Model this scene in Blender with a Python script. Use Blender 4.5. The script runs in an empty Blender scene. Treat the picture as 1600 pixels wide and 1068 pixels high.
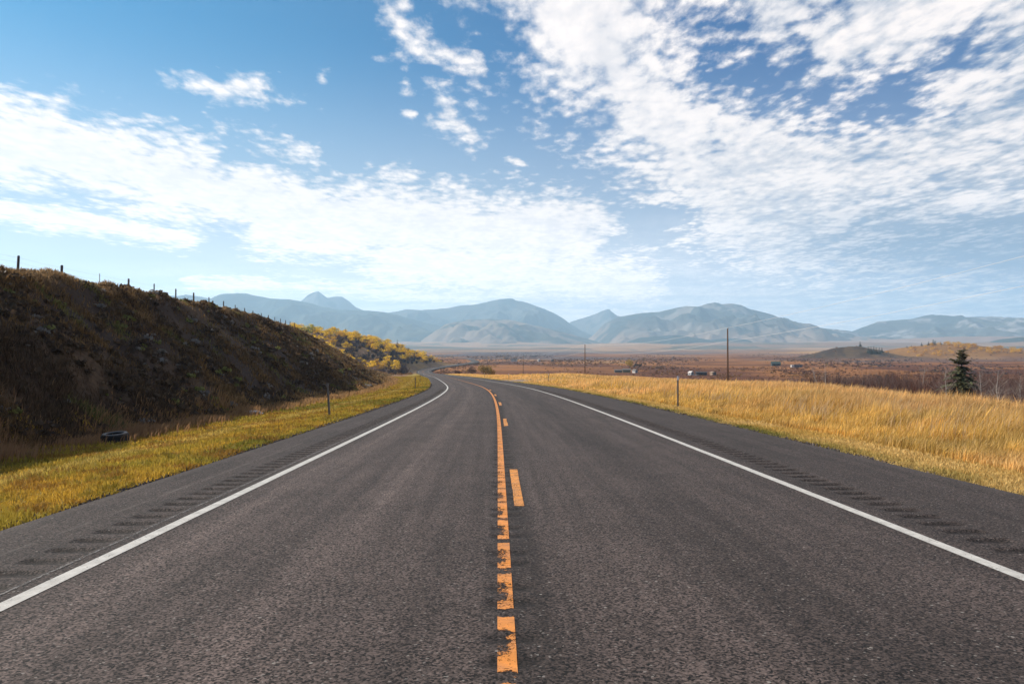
import bpy, math, random
import numpy as np
from mathutils import Vector, Matrix

S = bpy.context.scene
COL = S.collection
rad = math.radians

# ------------------------------------------------------------------ camera
FPX, HZ = 1100.0, 545.0            # focal length and horizon row of the 1600 px photograph
EYE = 1.58
cd = bpy.data.cameras.new('camera')
cd.sensor_width = 36.0
cd.lens = 36.0 * FPX / 1600.0
cd.clip_start = 0.05
cd.clip_end = 120000.0
cam = bpy.data.objects.new('camera', cd)
COL.objects.link(cam)
cam.location = (0, 0, EYE)
cam.rotation_euler = (rad(90) + math.atan((HZ - 534.0) / FPX), 0, 0)
S.camera = cam

# ------------------------------------------------------------------ exposure
S.view_settings.view_transform = 'Standard'
S.view_settings.look = 'None'
S.view_settings.gamma = 1.0
S.view_settings.use_curve_mapping = False
S.view_settings.exposure = 0.6
S.cycles.volume_bounces = 2
S.cycles.max_bounces = 6
S.cycles.diffuse_bounces = 3
S.cycles.transmission_bounces = 3
S.cycles.transparent_max_bounces = 8

# ------------------------------------------------------------------ sun
SUN_EL, SUN_AZ = 33.0, -71.0       # azimuth from +Y, negative = to the left
sl = bpy.data.lights.new('sun', 'SUN')
sl.energy = 4.8
sl.angle = rad(0.53)
sl.color = (1.0, 0.91, 0.79)
so = bpy.data.objects.new('sun', sl)
COL.objects.link(so)
sdir = Vector((math.cos(rad(SUN_EL)) * math.sin(rad(SUN_AZ)), math.cos(rad(SUN_EL)) * math.cos(rad(SUN_AZ)), math.sin(rad(SUN_EL))))
so.rotation_euler = sdir.to_track_quat('Z', 'Y').to_euler()
so.location = (-60, 30, 60)


# ------------------------------------------------------------------ node helper
class NT:
    def __init__(self, tree):
        self.t = tree
        self.n = tree.nodes
        self.n.clear()

    def new(self, kind, **kw):
        nd = self.n.new(kind)
        for k, v in kw.items():
            setattr(nd, k, v)
        return nd

    def lk(self, a, b):
        self.t.links.new(a, b)

    def put(self, sock, v):
        if isinstance(v, bpy.types.NodeSocket):
            self.lk(v, sock)
        elif v is not None:
            if isinstance(v, (tuple, list)) and len(v) == 3 and sock.type == 'RGBA':
                v = (*v, 1.0)
            sock.default_value = v

    def m(self, op, a, b=None, c=None, clamp=False):
        nd = self.new('ShaderNodeMath', operation=op, use_clamp=clamp)
        self.put(nd.inputs[0], a)
        if b is not None:
            self.put(nd.inputs[1], b)
        if c is not None:
            self.put(nd.inputs[2], c)
        return nd.outputs[0]

    def v(self, op, a, b=None, scale=None):
        nd = self.new('ShaderNodeVectorMath', operation=op)
        self.put(nd.inputs[0], a)
        if b is not None:
            self.put(nd.inputs[1], b)
        if scale is not None:
            self.put(nd.inputs['Scale'], scale)
        return nd.outputs['Value'] if op in ('LENGTH', 'DOT_PRODUCT', 'DISTANCE') else nd.outputs['Vector']

    def noise(self, vec, scale, detail=4, rough=0.5, dist=0.0):
        nd = self.new('ShaderNodeTexNoise')
        self.put(nd.inputs['Vector'], vec)
        nd.inputs['Scale'].default_value = scale
        nd.inputs['Detail'].default_value = detail
        nd.inputs['Roughness'].default_value = rough
        nd.inputs['Distortion'].default_value = dist
        return nd.outputs['Fac']

    def smooth(self, x, a, b, to0=0.0, to1=1.0):
        nd = self.new('ShaderNodeMapRange', interpolation_type='SMOOTHSTEP')
        self.put(nd.inputs[0], x)
        for i, q in enumerate((a, b, to0, to1)):
            self.put(nd.inputs[i + 1], q)
        return nd.outputs[0]

    def lin(self, x, a, b, to0=0.0, to1=1.0):
        nd = self.new('ShaderNodeMapRange')
        self.put(nd.inputs[0], x)
        for i, q in enumerate((a, b, to0, to1)):
            self.put(nd.inputs[i + 1], q)
        return nd.outputs[0]

    def mix(self, f, a, b, mode='MIX'):
        nd = self.new('ShaderNodeMix', data_type='RGBA', blend_type=mode)
        self.put(nd.inputs[0], f)
        self.put(nd.inputs[6], a)
        self.put(nd.inputs[7], b)
        return nd.outputs[2]

    def ramp(self, x, stops, interp='LINEAR'):
        nd = self.new('ShaderNodeValToRGB')
        cr = nd.color_ramp
        cr.interpolation = interp
        while len(cr.elements) < len(stops):
            cr.elements.new(0.5)
        for e, (p, c) in zip(cr.elements, stops):
            e.position = p
            e.color = (*c, 1.0) if len(c) == 3 else c
        self.put(nd.inputs[0], x)
        return nd.outputs[0]

    def xyz(self, vec):
        nd = self.new('ShaderNodeSeparateXYZ')
        self.put(nd.inputs[0], vec)
        return nd.outputs

    def comb(self, x, y, z=0.0):
        nd = self.new('ShaderNodeCombineXYZ')
        for i, q in enumerate((x, y, z)):
            self.put(nd.inputs[i], q)
        return nd.outputs[0]


# ------------------------------------------------------------------ world: sky and cloud layer
W = bpy.data.worlds.new('World')
S.world = W
W.use_nodes = True
n = NT(W.node_tree)
SKY_STRENGTH = 0.1
out = n.new('ShaderNodeOutputWorld')
bg = n.new('ShaderNodeBackground')
bg.inputs['Strength'].default_value = SKY_STRENGTH
n.lk(bg.outputs[0], out.inputs['Surface'])
sky = n.new('ShaderNodeTexSky', sky_type='NISHITA')
sky.sun_disc = False
sky.sun_elevation = rad(SUN_EL)
sky.sun_rotation = rad(SUN_AZ)
sky.altitude = 1400.0
sky.air_density = 1.0
sky.dust_density = 1.2
sky.ozone_density = 1.6
D = n.new('ShaderNodeTexCoord').outputs['Generated']
dx, dy, dz = n.xyz(D)
# direction expressed on the vertical plane y = 1 (north), in thousandths
dyc = n.m('MAXIMUM', dy, 0.12)
A = n.m('MULTIPLY', n.m('DIVIDE', dx, dyc), 1100.0)
B = n.m('MULTIPLY', n.m('DIVIDE', dz, dyc), 1100.0)
# cloud layer plane coordinates (flat layer overhead, converging at the horizon)
dzc = n.m('ADD', n.m('MAXIMUM', dz, 0.0), 0.055)
Q = n.comb(n.m('DIVIDE', dx, dzc), n.m('DIVIDE', dy, dzc), 0.0)
# ragged edges
wn = n.new('ShaderNodeTexNoise')
n.lk(Q, wn.inputs['Vector'])
wn.inputs['Scale'].default_value = 2.6
wn.inputs['Detail'].default_value = 5
wn.inputs['Roughness'].default_value = 0.6
warp = n.v('SCALE', n.v('SUBTRACT', wn.outputs['Color'], (0.5, 0.5, 0.5)), scale=95.0)
wx, wy, wz = n.xyz(warp)
P = n.comb(n.m('ADD', A, wx), n.m('ADD', B, n.m('MULTIPLY', wy, 0.6)), 0.0)
Px, Py, Pz = n.xyz(P)


def px(x, y):
    return (x - 800.0, 545.0 - y, 0.0)


def capsule(a, b, r, w=1.0):
    a = Vector(px(*a))
    b = Vector(px(*b))
    ba = b - a
    l2 = max(ba.length_squared, 1e-6)
    pa = n.v('SUBTRACT', P, tuple(a))
    h = n.m('DIVIDE', n.v('DOT_PRODUCT', pa, tuple(ba)), l2, clamp=True)
    dd = n.v('LENGTH', n.v('SUBTRACT', pa, n.v('SCALE', tuple(ba), scale=h)))
    return n.m('MULTIPLY', n.m('SUBTRACT', 1.0, n.m('DIVIDE', dd, r)), w)


def ellipse(c, rx, ry, ang=0.0, w=1.0):
    pa = n.v('SUBTRACT', P, px(*c))
    ca, sa = math.cos(rad(ang)), math.sin(rad(ang))
    u = n.v('DOT_PRODUCT', pa, (ca / rx, sa / rx, 0))
    v = n.v('DOT_PRODUCT', pa, (-sa / ry, ca / ry, 0))
    return n.m('MULTIPLY', n.m('SUBTRACT', 1.0, n.v('LENGTH', n.comb(u, v, 0.0))), w)


shapes = [
    capsule((-300, 205), (60, 225), 100, 1.25), capsule((60, 228), (300, 285), 78, 1.3), capsule((250, 290), (520, 335), 68, 1.35),
    capsule((430, 345), (900, 368), 84, 1.3), capsule((600, 405), (1000, 440), 70),
    capsule((-300, 300), (130, 345), 30), capsule((130, 347), (300, 375), 28),
    ellipse((370, 143), 105, 28, -7, 0.62), ellipse((504, 121), 15, 10, 30, 0.55),
    capsule((590, -10), (635, 50), 34, 0.5), capsule((630, 72), (735, 98), 27, 0.5), capsule((680, 128), (700, 160), 28, 0.5), capsule((697, 165), (745, 212), 36, 0.62),
    ellipse((641, 179), 22, 14, 0, 0.7), ellipse((635, 145), 16, 18, 0, 0.45), ellipse((805, 253), 32, 9, -5, 0.7),
    capsule((300, 437), (620, 455), 20, 0.8), capsule((520, 452), (760, 470), 26, 0.7),
    capsule((560, 275), (640, 280), 24, 0.55), capsule((330, 200), (480, 255), 26, 0.32),
]
cov = shapes[0]
for q in shapes[1:]:
    cov = n.m('MAXIMUM', cov, q)
# the great field of small clouds to the right: everything right of a slanting edge
edge = n.m('DIVIDE', n.m('SUBTRACT', n.m('MULTIPLY', n.m('SUBTRACT', Px, -112.0), 0.775), n.m('MULTIPLY', n.m('SUBTRACT', 545.0, Py), 0.634)), 150.0)
edge = n.m('MINIMUM', edge, 0.95)
edge = n.m('MULTIPLY', edge, n.smooth(Py, 60, 185, 0.3, 1.0))
for c, rx_, ry_, an, w_ in (((1105, 95), 140, 125, -30, 0.85), ((1290, 150), 240, 90, -12, 0.85), ((1460, 120), 230, 90, 20, 0.7), ((1060, 10), 130, 50, 0, 0.65), ((1260, 40), 150, 70, 30, 0.6), ((1020, 345), 90, 34, 5, 0.9)):
    edge = n.m('SUBTRACT', edge, n.m('MAXIMUM', ellipse(c, rx_, ry_, an, w_), 0.0))
cov = n.m('MAXIMUM', cov, edge)
# fine structure: small puffs plus fractal noise, both lying in the cloud layer
QF = n.v('MULTIPLY', Q, (1.0, 0.58, 1.0))
f1 = n.noise(QF, 5.0, 7, 0.62, 0.25)
sw = n.v('ADD', QF, n.v('SCALE', n.v('SUBTRACT', wn.outputs['Color'], (0.5, 0.5, 0.5)), scale=0.12))
vo = n.new('ShaderNodeTexVoronoi', feature='SMOOTH_F1', voronoi_dimensions='2D')
n.lk(n.v('MULTIPLY', sw, (0.8, 1.1, 1.0)), vo.inputs['Vector'])
vo.inputs['Scale'].default_value = 20.0
vo.inputs['Smoothness'].default_value = 0.6
puff = n.m('SUBTRACT', 0.75, vo.outputs['Distance'])
f2 = n.noise(QF, 24.0, 5, 0.6, 0.2)
fine = n.m('ADD', n.m('ADD', n.m('MULTIPLY', f1, 1.25), n.m('MULTIPLY', puff, 0.30)), n.m('MULTIPLY', f2, 0.55))
fine = n.m('SUBTRACT', fine, 1.0)
horiz = n.smooth(dz, 0.03, 0.22)
amp = n.m('ADD', n.m('ADD', 0.7, n.m('MULTIPLY', horiz, 1.25)), n.m('MULTIPLY', n.smooth(A, 150, 350), n.m('MULTIPLY', horiz, 0.7)))
dens = n.m('ADD', n.m('MULTIPLY', cov, 1.15), n.m('MULTIPLY', fine, amp))
north = n.smooth(dy, 0.0, 0.2)
dens = n.m('ADD', n.m('MULTIPLY', dens, north), n.m('MULTIPLY', n.m('MULTIPLY', fine, 1.6), n.m('SUBTRACT', 1.0, north)))
alpha = n.smooth(dens, 0.0, 0.9)
# thin veil low over the mountains
veil = n.m('MULTIPLY', n.smooth(B, n.smooth(A, 0, 400, 210, 300), 40), n.smooth(n.noise(n.v('MULTIPLY', Q, (0.35, 1.0, 1.0)), 1.4, 4, 0.55), 0.25, 0.75, 0.3, 0.95))
veil = n.m('MULTIPLY', veil, n.smooth(A, -800, -250, 0.25, 0.95))
alpha = n.m('MAXIMUM', alpha, n.m('MULTIPLY', veil, 0.95))
mass = n.m('MULTIPLY', n.smooth(n.m('ABSOLUTE', n.m('SUBTRACT', Py, 158.0)), 85, 15), n.smooth(Px, 330, 760))
alpha = n.m('MAXIMUM', alpha, n.m('MULTIPLY', mass, 0.85))
# cloud tone: white, greyer where thick and away from the sun
tone = n.smooth(n.m('ADD', n.m('MULTIPLY', fine, 1.7), n.m('MULTIPLY', n.noise(QF, 3.0, 5, 0.6), 1.0)), 0.1, 0.95)
away = n.smooth(A, -100, 900)
low = n.m('MULTIPLY', n.smooth(n.m('ABSOLUTE', n.m('SUBTRACT', Py, 158.0)), 90, 10), n.smooth(Px, 250, 760))
shade = n.m('MULTIPLY', n.m('SUBTRACT', 1.0, tone), n.m('ADD', 0.24, n.m('MULTIPLY', away, 0.76)))
shade = n.m('ADD', shade, n.m('MULTIPLY', low, 0.55), clamp=True)
K = 0.70 / SKY_STRENGTH
ccol = n.mix(shade, (1.12 * K, 1.06 * K, 1.02 * K), (0.36 * K, 0.45 * K, 0.58 * K))
deep = n.mix(1.0, sky.outputs[0], n.mix(n.smooth(A, -500, 500), (0.01, 0.52, 0.74), (0.0, 0.35, 0.70)), 'MULTIPLY')
pale_f = n.m('MULTIPLY', n.smooth(dz, 0.41, 0.10), n.smooth(A, 900, -300, 0.5, 0.9))
skyc = n.mix(pale_f, deep, (0.52 * K, 0.60 * K, 0.69 * K))
ccol = n.mix(n.m('MULTIPLY', low, n.m('ADD', 0.55, n.m('MULTIPLY', n.m('SUBTRACT', 1.0, tone), 0.4))), ccol, (0.17 * K, 0.27 * K, 0.40 * K))
full = n.mix(n.m('MULTIPLY', alpha, 0.96), skyc, ccol)
glow = n.m('ADD', 1.0, n.m('MULTIPLY', n.m('POWER', n.smooth(dz, 0.26, 0.0), 1.6), n.smooth(A, 900, 0, 0.85, 0.95)))
n.put(bg.inputs['Color'], n.mix(1.0, full, n.comb(n.m('MULTIPLY', glow, 1.03), n.m('MULTIPLY', glow, 0.985), n.m('MULTIPLY', glow, 0.96)), 'MULTIPLY'))


# ------------------------------------------------------------------ numpy noise
def _hash(ix, iy, seed):
    h = (ix.astype(np.int64) * 374761393 + iy.astype(np.int64) * 668265263 + seed * 1274126177) & 0xFFFFFFFF
    h = ((h ^ (h >> 13)) * 1274126177) & 0xFFFFFFFF
    return ((h ^ (h >> 16)) & 0xFFFF) / 65535.0


def vnoise(x, y, seed=0):
    ix = np.floor(x)
    iy = np.floor(y)
    fx = x - ix
    fy = y - iy
    fx = fx * fx * fx * (fx * (fx * 6 - 15) + 10)
    fy = fy * fy * fy * (fy * (fy * 6 - 15) + 10)
    a = _hash(ix, iy, seed)
    b = _hash(ix + 1, iy, seed)
    c = _hash(ix, iy + 1, seed)
    d = _hash(ix + 1, iy + 1, seed)
    return (a * (1 - fx) + b * fx) * (1 - fy) + (c * (1 - fx) + d * fx) * fy


def fbm(x, y, octv=4, seed=0, gain=0.5):
    x = np.asarray(x, float)
    y = np.asarray(y, float)
    r = np.zeros(np.broadcast(x, y).shape)
    am, tot = 1.0, 0.0
    for o in range(octv):
        r += am * (vnoise(x * 2 ** o + 17.3 * o, y * 2 ** o - 9.1 * o, seed + o) * 2 - 1)
        tot += am
        am *= gain
    return r / tot


def ss(x, a, b):
    t = np.clip((np.asarray(x, float) - a) / (b - a), 0, 1)
    return t * t * (3 - 2 * t)


# ------------------------------------------------------------------ the road's line and the lie of the land
_s = np.arange(-60, 1500, 1.0)
_kn = [-60, 15, 35, 55, 75, 100, 150, 200, 270, 350, 450, 550, 650, 800, 950, 1100, 1500]
_hd = np.radians([-1.13, -1.13, -2.06, -3.6, -6.41, -6.96, -7.15, -8.44, -8.23, -7.29, -9.04, -7.75, 2.71, 6.17, 0.59, -5.43, -7])
HD = np.interp(_s, _kn, _hd)
_k = np.hanning(31)
_k /= _k.sum()
HD = np.convolve(np.pad(HD, 15, 'edge'), _k, 'valid')
_t = np.clip((_s - 428.4) / (600.7 - 428.4), 0, 1)
GR = 0.031 + (0.0008 - 0.031) * (_t ** 3 * (_t * (6 * _t - 15) + 10))
RX = np.concatenate([[0], np.cumsum(np.sin(HD))[:-1]])
RY = np.concatenate([[0], np.cumsum(np.cos(HD))[:-1]])
RZ = np.concatenate([[0], np.cumsum(-GR)[:-1]])
RX -= RX[60]
RY -= RY[60]
RZ -= RZ[60]
LE, RE = -4.93, 6.66               # pavement edges, metres from the centre stripe


def road_st(x, y):
    """station along the road, lateral offset (right positive) and road height"""
    s = np.interp(y, RY, _s)
    for _ in range(2):
        cx_, cy_, h_ = np.interp(s, _s, RX), np.interp(s, _s, RY), np.interp(s, _s, HD)
        ds = (x - cx_) * np.sin(h_) + (y - cy_) * np.cos(h_)
        s = np.where(np.abs(x - cx_) < 60, s + ds, s)
        s = np.clip(s, -60, 1499)
    cx_, cy_, h_ = np.interp(s, _s, RX), np.interp(s, _s, RY), np.interp(s, _s, HD)
    t = (x - cx_) * np.cos(h_) - (y - cy_) * np.sin(h_)
    return s, t, np.interp(s, _s, RZ)


def road_pt(s, t, dz=0.0):
    h_ = np.interp(s, _s, HD)
    return (np.interp(s, _s, RX) + t * np.cos(h_), np.interp(s, _s, RY) - t * np.sin(h_), np.interp(s, _s, RZ) + dz)


CREST = ([-60, 10, 30, 42, 60, 80, 107, 150, 200, 250, 300, 340, 380, 420, 470], [4.7, 4.6, 4.78, 4.74, 5.0, 4.9, 4.2, 1.9, -1.5, -4.2, -6.2, -8.4, -10.6, -12.8, -16.0])


def fence_x(y):
    return -0.159 * y - 16.0


def terrain(x, y, detail=True):
    """height and zone weights of the ground"""
    x = np.asarray(x, float)
    y = np.asarray(y, float)
    s, t, zr = road_st(x, y)
    r = np.hypot(x, y)
    # ---- right side
    d = t - RE
    zfield = -17.0 + 12.3 * (1 - ss(y, 10, 430)) + 7.0 * np.exp(-((x - 47) ** 2 + (y - 5) ** 2) / (2 * 17.0 ** 2))
    zfield = zfield + 0.9 * fbm(x / 60, y / 60, 3, 3) * ss(r, 40, 150)
    xc = np.where(y < 120, 11.5 + 0.21 * y, 36.7 + 0.075 * (y - 120))
    plat = zr - 0.05 - 0.10 * ss(d, 0, 2.5) + 0.15 * ss(d, 3, 12) + 0.12 * fbm(x / 5, y / 5, 3, 5) * ss(d, 1.5, 5)
    plat = plat - 0.18 * ss(d, 4, 9) - 0.95 * ss(y, 50, 140) * ss(d, 9, 26)
    plat = plat + ss(y, 130, 180) * (1 - ss(y, 300, 400)) * 1.2 * np.exp(-((x - 16 - 0.05 * (y - 180)) / 12) ** 2)
    fall = ss(x, xc - 1.0, xc + 14 + 0.16 * np.clip(y, 0, 400))
    fall = np.where(y > 380, np.maximum(fall, ss(y, 380, 460)), fall)
    zR = plat * (1 - fall) + zfield * fall
    zR = np.where(y > 400, np.minimum(zR, np.maximum(zr, -17.5) - 0.15), zR)
    # ---- left side
    e = LE - t
    foot = 6.8 + 5.5 * ss(y, 90, 280)
    xf = fence_x(np.maximum(y, -30))
    cxr = np.interp(np.clip(y, RY[0], RY[-1]), RY, RX)
    dc = np.maximum((cxr + LE) - xf - 0.7, foot + 5.0)
    zc = np.interp(y, *CREST) + 0.22 * fbm(y / 9, y * 0 + 2.2, 3, 8)
    zfoot = zr - 0.05 - 0.34 * ss(e, 0, 5.5)
    q = (e - foot) / (dc - foot)
    prof = np.clip(q, 0, 1)
    prof = np.where(q > 0.8, 0.8 + 0.2 * np.sin(np.clip((q - 0.8) / 0.2, 0, 1) * np.pi / 2), prof)
    prof = prof * (1 - 0.28 * np.exp(-((q - 0.1) / 0.16) ** 2)) + 0.0
    zL = zfoot + np.maximum(zc - zfoot, 0) * np.clip(prof, 0, 1)
    onface = ss(q, -0.05, 0.08) * (1 - ss(q, 0.98, 1.25))
    if detail:
        lump = 0.30 * fbm(x / 2.6, y / 3.4, 4, 11) + 0.34 * fbm(x / 7, y / 11, 2, 12) + 0.15 * fbm(x / 0.8, y / 0.8, 3, 13)
        zL = zL + lump * onface * np.clip((zc - zfoot) / 4.0, 0, 1)
        zL = zL + 0.10 * fbm(x / 1.2, y / 1.2, 3, 14) * ss(q, 0.85, 1.0)
        zL = zL + 0.035 * fbm(x / 1.4, y / 1.4, 3, 15) * ss(e, 0.5, 3)
    # aspen hill on the left beyond the bend
    hill = ss(y, 420, 560) * (1 - ss(y, 690, 900))
    zh = zr - 0.3 + hill * (37.0 * (1 - np.exp(-np.clip(e - 2, 0, 400) / 60)) + 0.05 * np.clip(e, 0, 40) + 3.0 * fbm(x / 60, y / 60, 3, 21))
    zL = np.where(y > 300, np.maximum(zL, zh), zL)
    zL = np.where(y > 860, np.minimum(zL, np.maximum(zr - 0.3, -17)), zL)
    z = np.where(t > RE, zR, np.where(t < LE, zL, zr - 0.10))
    m = 0.0008 * np.clip(y, 0, 800)
    under = (t > LE) & (t < RE)
    z = np.where(under, zr - 0.12 - m, z)
    near_edge = np.maximum(1 - np.abs(d) / (0.25 + 5 * m), 1 - np.abs(e) / (0.25 + 5 * m))
    z = np.where(~under, z - np.clip(near_edge, 0, 1) * (0.03 + 0.5 * m), z)
    # ---- the plain and the rise to the mountains
    far = ss(y, 780, 1000)
    zfar = -17.0 + 1.0 * fbm(x / 300, y / 300, 3, 31)
    kx, ky = 675.0, 1400.0
    zfar = zfar + (2.2 * fbm(x / 22, y / 22, 4, 33)) * ((x > 500) & (y > 1200) & (y < 1800))
    zfar = zfar + 24.0 * np.exp(-(np.abs((x - kx) / 66) ** 2.4) - ((y - ky) / 90) ** 2)
    kb = np.where(x < 914, 110.0, 150.0)
    zfar = zfar + 26.0 * np.exp(-(np.abs((x - 905) / kb) ** 2.4) - ((y - 1500) / 130) ** 2) + 6 * np.exp(-((x - 1060) / 200) ** 2 - ((y - 1450) / 200) ** 2)
    up = np.clip((r - 2300) / 6500, 0, 3)
    zfar = zfar + 105 * up ** 1.55 + (38 * np.clip(up * 2.2, 0, 1) + 40 * np.clip(up - 0.3, 0, 1)) * fbm(x / 1100, y / 800, 4, 41)
    nearfield = (t > RE) | (t < LE) | (y > 1400)
    wide = np.where(t > 0, ss(y, 700, 900), far)
    z = np.where(nearfield, z * (1 - wide) + zfar * wide, np.where(y > 1150, np.minimum(z, zr - 0.12 - m), z))
    return z, s, t, q, fall


def ground_z(x, y):
    return float(terrain(np.array([x]), np.array([y]))[0][0])


# ------------------------------------------------------------------ mesh helpers
def mesh_np(name, V, F, mat=None, col=None, smooth=True, parent=None, uv=None, link=True):
    """V (n,3), F (m,3) or (m,4) -> ONE mesh object"""
    V = np.ascontiguousarray(V, dtype=np.float32)
    F = np.ascontiguousarray(F, dtype=np.int32)
    k = F.shape[1]
    me = bpy.data.meshes.new(name)
    me.vertices.add(len(V))
    me.vertices.foreach_set('co', V.ravel())
    me.loops.add(F.size)
    me.loops.foreach_set('vertex_index', F.ravel())
    me.polygons.add(len(F))
    me.polygons.foreach_set('loop_start', np.arange(0, F.size, k, dtype=np.int32))
    me.polygons.foreach_set('loop_total', np.full(len(F), k, dtype=np.int32))
    me.polygons.foreach_set('use_smooth', np.full(len(F), smooth, dtype=bool))
    if col is not None:
        c = np.ones((len(V), 4), dtype=np.float32)
        c[:, :3] = col
        at = me.attributes.new('Col', 'FLOAT_COLOR', 'POINT')
        at.data.foreach_set('color', c.ravel())
    if uv is not None:
        ul = me.uv_layers.new(name='UVMap')
        ul.data.foreach_set('uv', np.ascontiguousarray(uv, dtype=np.float32)[F.ravel()].ravel())
    me.update()
    me.validate(clean_customdata=False)
    if mat:
        me.materials.append(mat)
    if not link:
        return me
    o = bpy.data.objects.new(name, me)
    COL.objects.link(o)
    if parent:
        o.parent = parent
    return o


class MB:
    """collects boxes, tubes and other pieces for one mesh"""
    def __init__(self):
        self.v, self.f, self.c = [], [], []

    def add(self, verts, faces, col=None):
        b = len(self.v)
        self.v += [tuple(p) for p in verts]
        self.f += [tuple(i + b for i in f) for f in faces]
        self.c += [col or (1, 1, 1)] * len(verts)

    def box(self, x0, x1, y0, y1, z0, z1, mtx=None, col=None):
        vs = [Vector((x, y, z)) for z in (z0, z1) for y in (y0, y1) for x in (x0, x1)]
        if mtx:
            vs = [mtx @ p for p in vs]
        self.add(vs, [(0, 2, 3, 1), (4, 5, 7, 6), (0, 1, 5, 4), (2, 6, 7, 3), (1, 3, 7, 5), (0, 4, 6, 2)], col)

    def tube(self, pts, radii, seg=6, col=None, cap=True):
        pts = [Vector(p) for p in pts]
        if not isinstance(radii, (list, tuple)):
            radii = [radii] * len(pts)
        vs, fs = [], []
        for i, p in enumerate(pts):
            d = (pts[min(i + 1, len(pts) - 1)] - pts[max(i - 1, 0)]).normalized()
            a = d.orthogonal().normalized() if abs(d.z) < 0.9 else Vector((1, 0, 0))
            a = (a - d * a.dot(d)).normalized()
            b = d.cross(a)
            for k in range(seg):
                an = 2 * math.pi * k / seg
                vs.append(p + (a * math.cos(an) + b * math.sin(an)) * radii[i])
        for i in range(len(pts) - 1):
            for k in range(seg):
                k2 = (k + 1) % seg
                fs.append((i * seg + k, i * seg + k2, (i + 1) * seg + k2, (i + 1) * seg + k))
        if cap:
            fs.append(tuple(range(seg - 1, -1, -1)))
            fs.append(tuple((len(pts) - 1) * seg + k for k in range(seg)))
        self.add(vs, fs, col)

    def lathe(self, prof, seg=24, mtx=None, closed=False):
        vs, fs = [], []
        for r_, z_ in prof:
            for k in range(seg):
                an = 2 * math.pi * k / seg
                p = Vector((r_ * math.cos(an), r_ * math.sin(an), z_))
                vs.append(mtx @ p if mtx else p)
        m = len(prof)
        for i in range(m if closed else m - 1):
            j = (i + 1) % m
            for k in range(seg):
                k2 = (k + 1) % seg
                fs.append((i * seg + k, i * seg + k2, j * seg + k2, j * seg + k))
        self.add(vs, fs)

    def build(self, name, mat, parent=None, smooth=False, bevel=0.0, vcol=False):
        me = bpy.data.meshes.new(name)
        me.from_pydata(self.v, [], self.f)
        if vcol:
            at = me.attributes.new('Col', 'FLOAT_COLOR', 'POINT')
            for i, c in enumerate(self.c):
                at.data[i].color = (*c, 1)
        me.update()
        if smooth:
            me.polygons.foreach_set('use_smooth', [True] * len(me.polygons))
        me.materials.append(mat)
        o = bpy.data.objects.new(name, me)
        COL.objects.link(o)
        if bevel:
            bv = o.modifiers.new('bevel', 'BEVEL')
            bv.width = bevel
            bv.segments = 2
            bv.limit_method = 'ANGLE'
        if parent:
            o.parent = parent
        return o


def tag(o, label=None, cat=None, group=None, kind=None):
    if label:
        o['label'] = label
    if cat:
        o['category'] = cat
    if group:
        o['group'] = group
    if kind:
        o['kind'] = kind
    return o


def empty(name, loc, rz=0.0):
    o = bpy.data.objects.new(name, None)
    COL.objects.link(o)
    o.location = loc
    o.rotation_euler = (0, 0, rz)
    o.empty_display_size = 0.3
    return o


def copy_tree(o, parent=None):
    c = o.copy()
    COL.objects.link(c)
    if parent:
        c.parent = parent
    for ch in list(o.children):
        copy_tree(ch, c)
    return c


def at_px(x, y, Z):
    """world x and z of a photograph pixel at depth Z"""
    return (x - 800.0) / FPX * Z, EYE + (HZ - y) / FPX * Z


# ------------------------------------------------------------------ materials
def material(name, col, rough=0.8, var=0.0, scale=8.0, spec=0.3, vcol=False, translucent=0.0, bump=0.0, bscale=None, metallic=0.0):
    m = bpy.data.materials.new(name)
    m.use_nodes = True
    k = NT(m.node_tree)
    o = k.new('ShaderNodeOutputMaterial')
    p = k.new('ShaderNodeBsdfPrincipled')
    tc = k.new('ShaderNodeTexCoord').outputs['Object']
    if vcol:
        base = k.new('ShaderNodeAttribute', attribute_name='Col').outputs['Color']
        if tuple(col) != (1, 1, 1):
            base = k.mix(1.0, base, (*col, 1), 'MULTIPLY')
    else:
        base = (*col, 1)
    if var:
        f = k.noise(tc, scale, 5, 0.6)
        base = k.mix(1.0, base, k.ramp(f, [(0.25, (1 - var,) * 3), (0.75, (1 + var,) * 3)]), 'MULTIPLY')
    k.put(p.inputs['Base Color'], base)
    p.inputs['Roughness'].default_value = rough
    p.inputs['Specular IOR Level'].default_value = spec
    p.inputs['Metallic'].default_value = metallic
    if bump:
        b = k.new('ShaderNodeBump')
        b.inputs['Strength'].default_value = bump
        b.inputs['Distance'].default_value = 0.02
        k.lk(k.noise(tc, bscale or scale * 3, 5, 0.65), b.inputs['Height'])
        k.lk(b.outputs[0], p.inputs['Normal'])
    sh = p.outputs[0]
    if translucent:
        tr = k.new('ShaderNodeBsdfTranslucent')
        k.put(tr.inputs['Color'], base)
        mx = k.new('ShaderNodeMixShader')
        mx.inputs[0].default_value = translucent
        k.lk(sh, mx.inputs[1])
        k.lk(tr.outputs[0], mx.inputs[2])
        sh = mx.outputs[0]
    k.lk(sh, o.inputs['Surface'])
    return m


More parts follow.
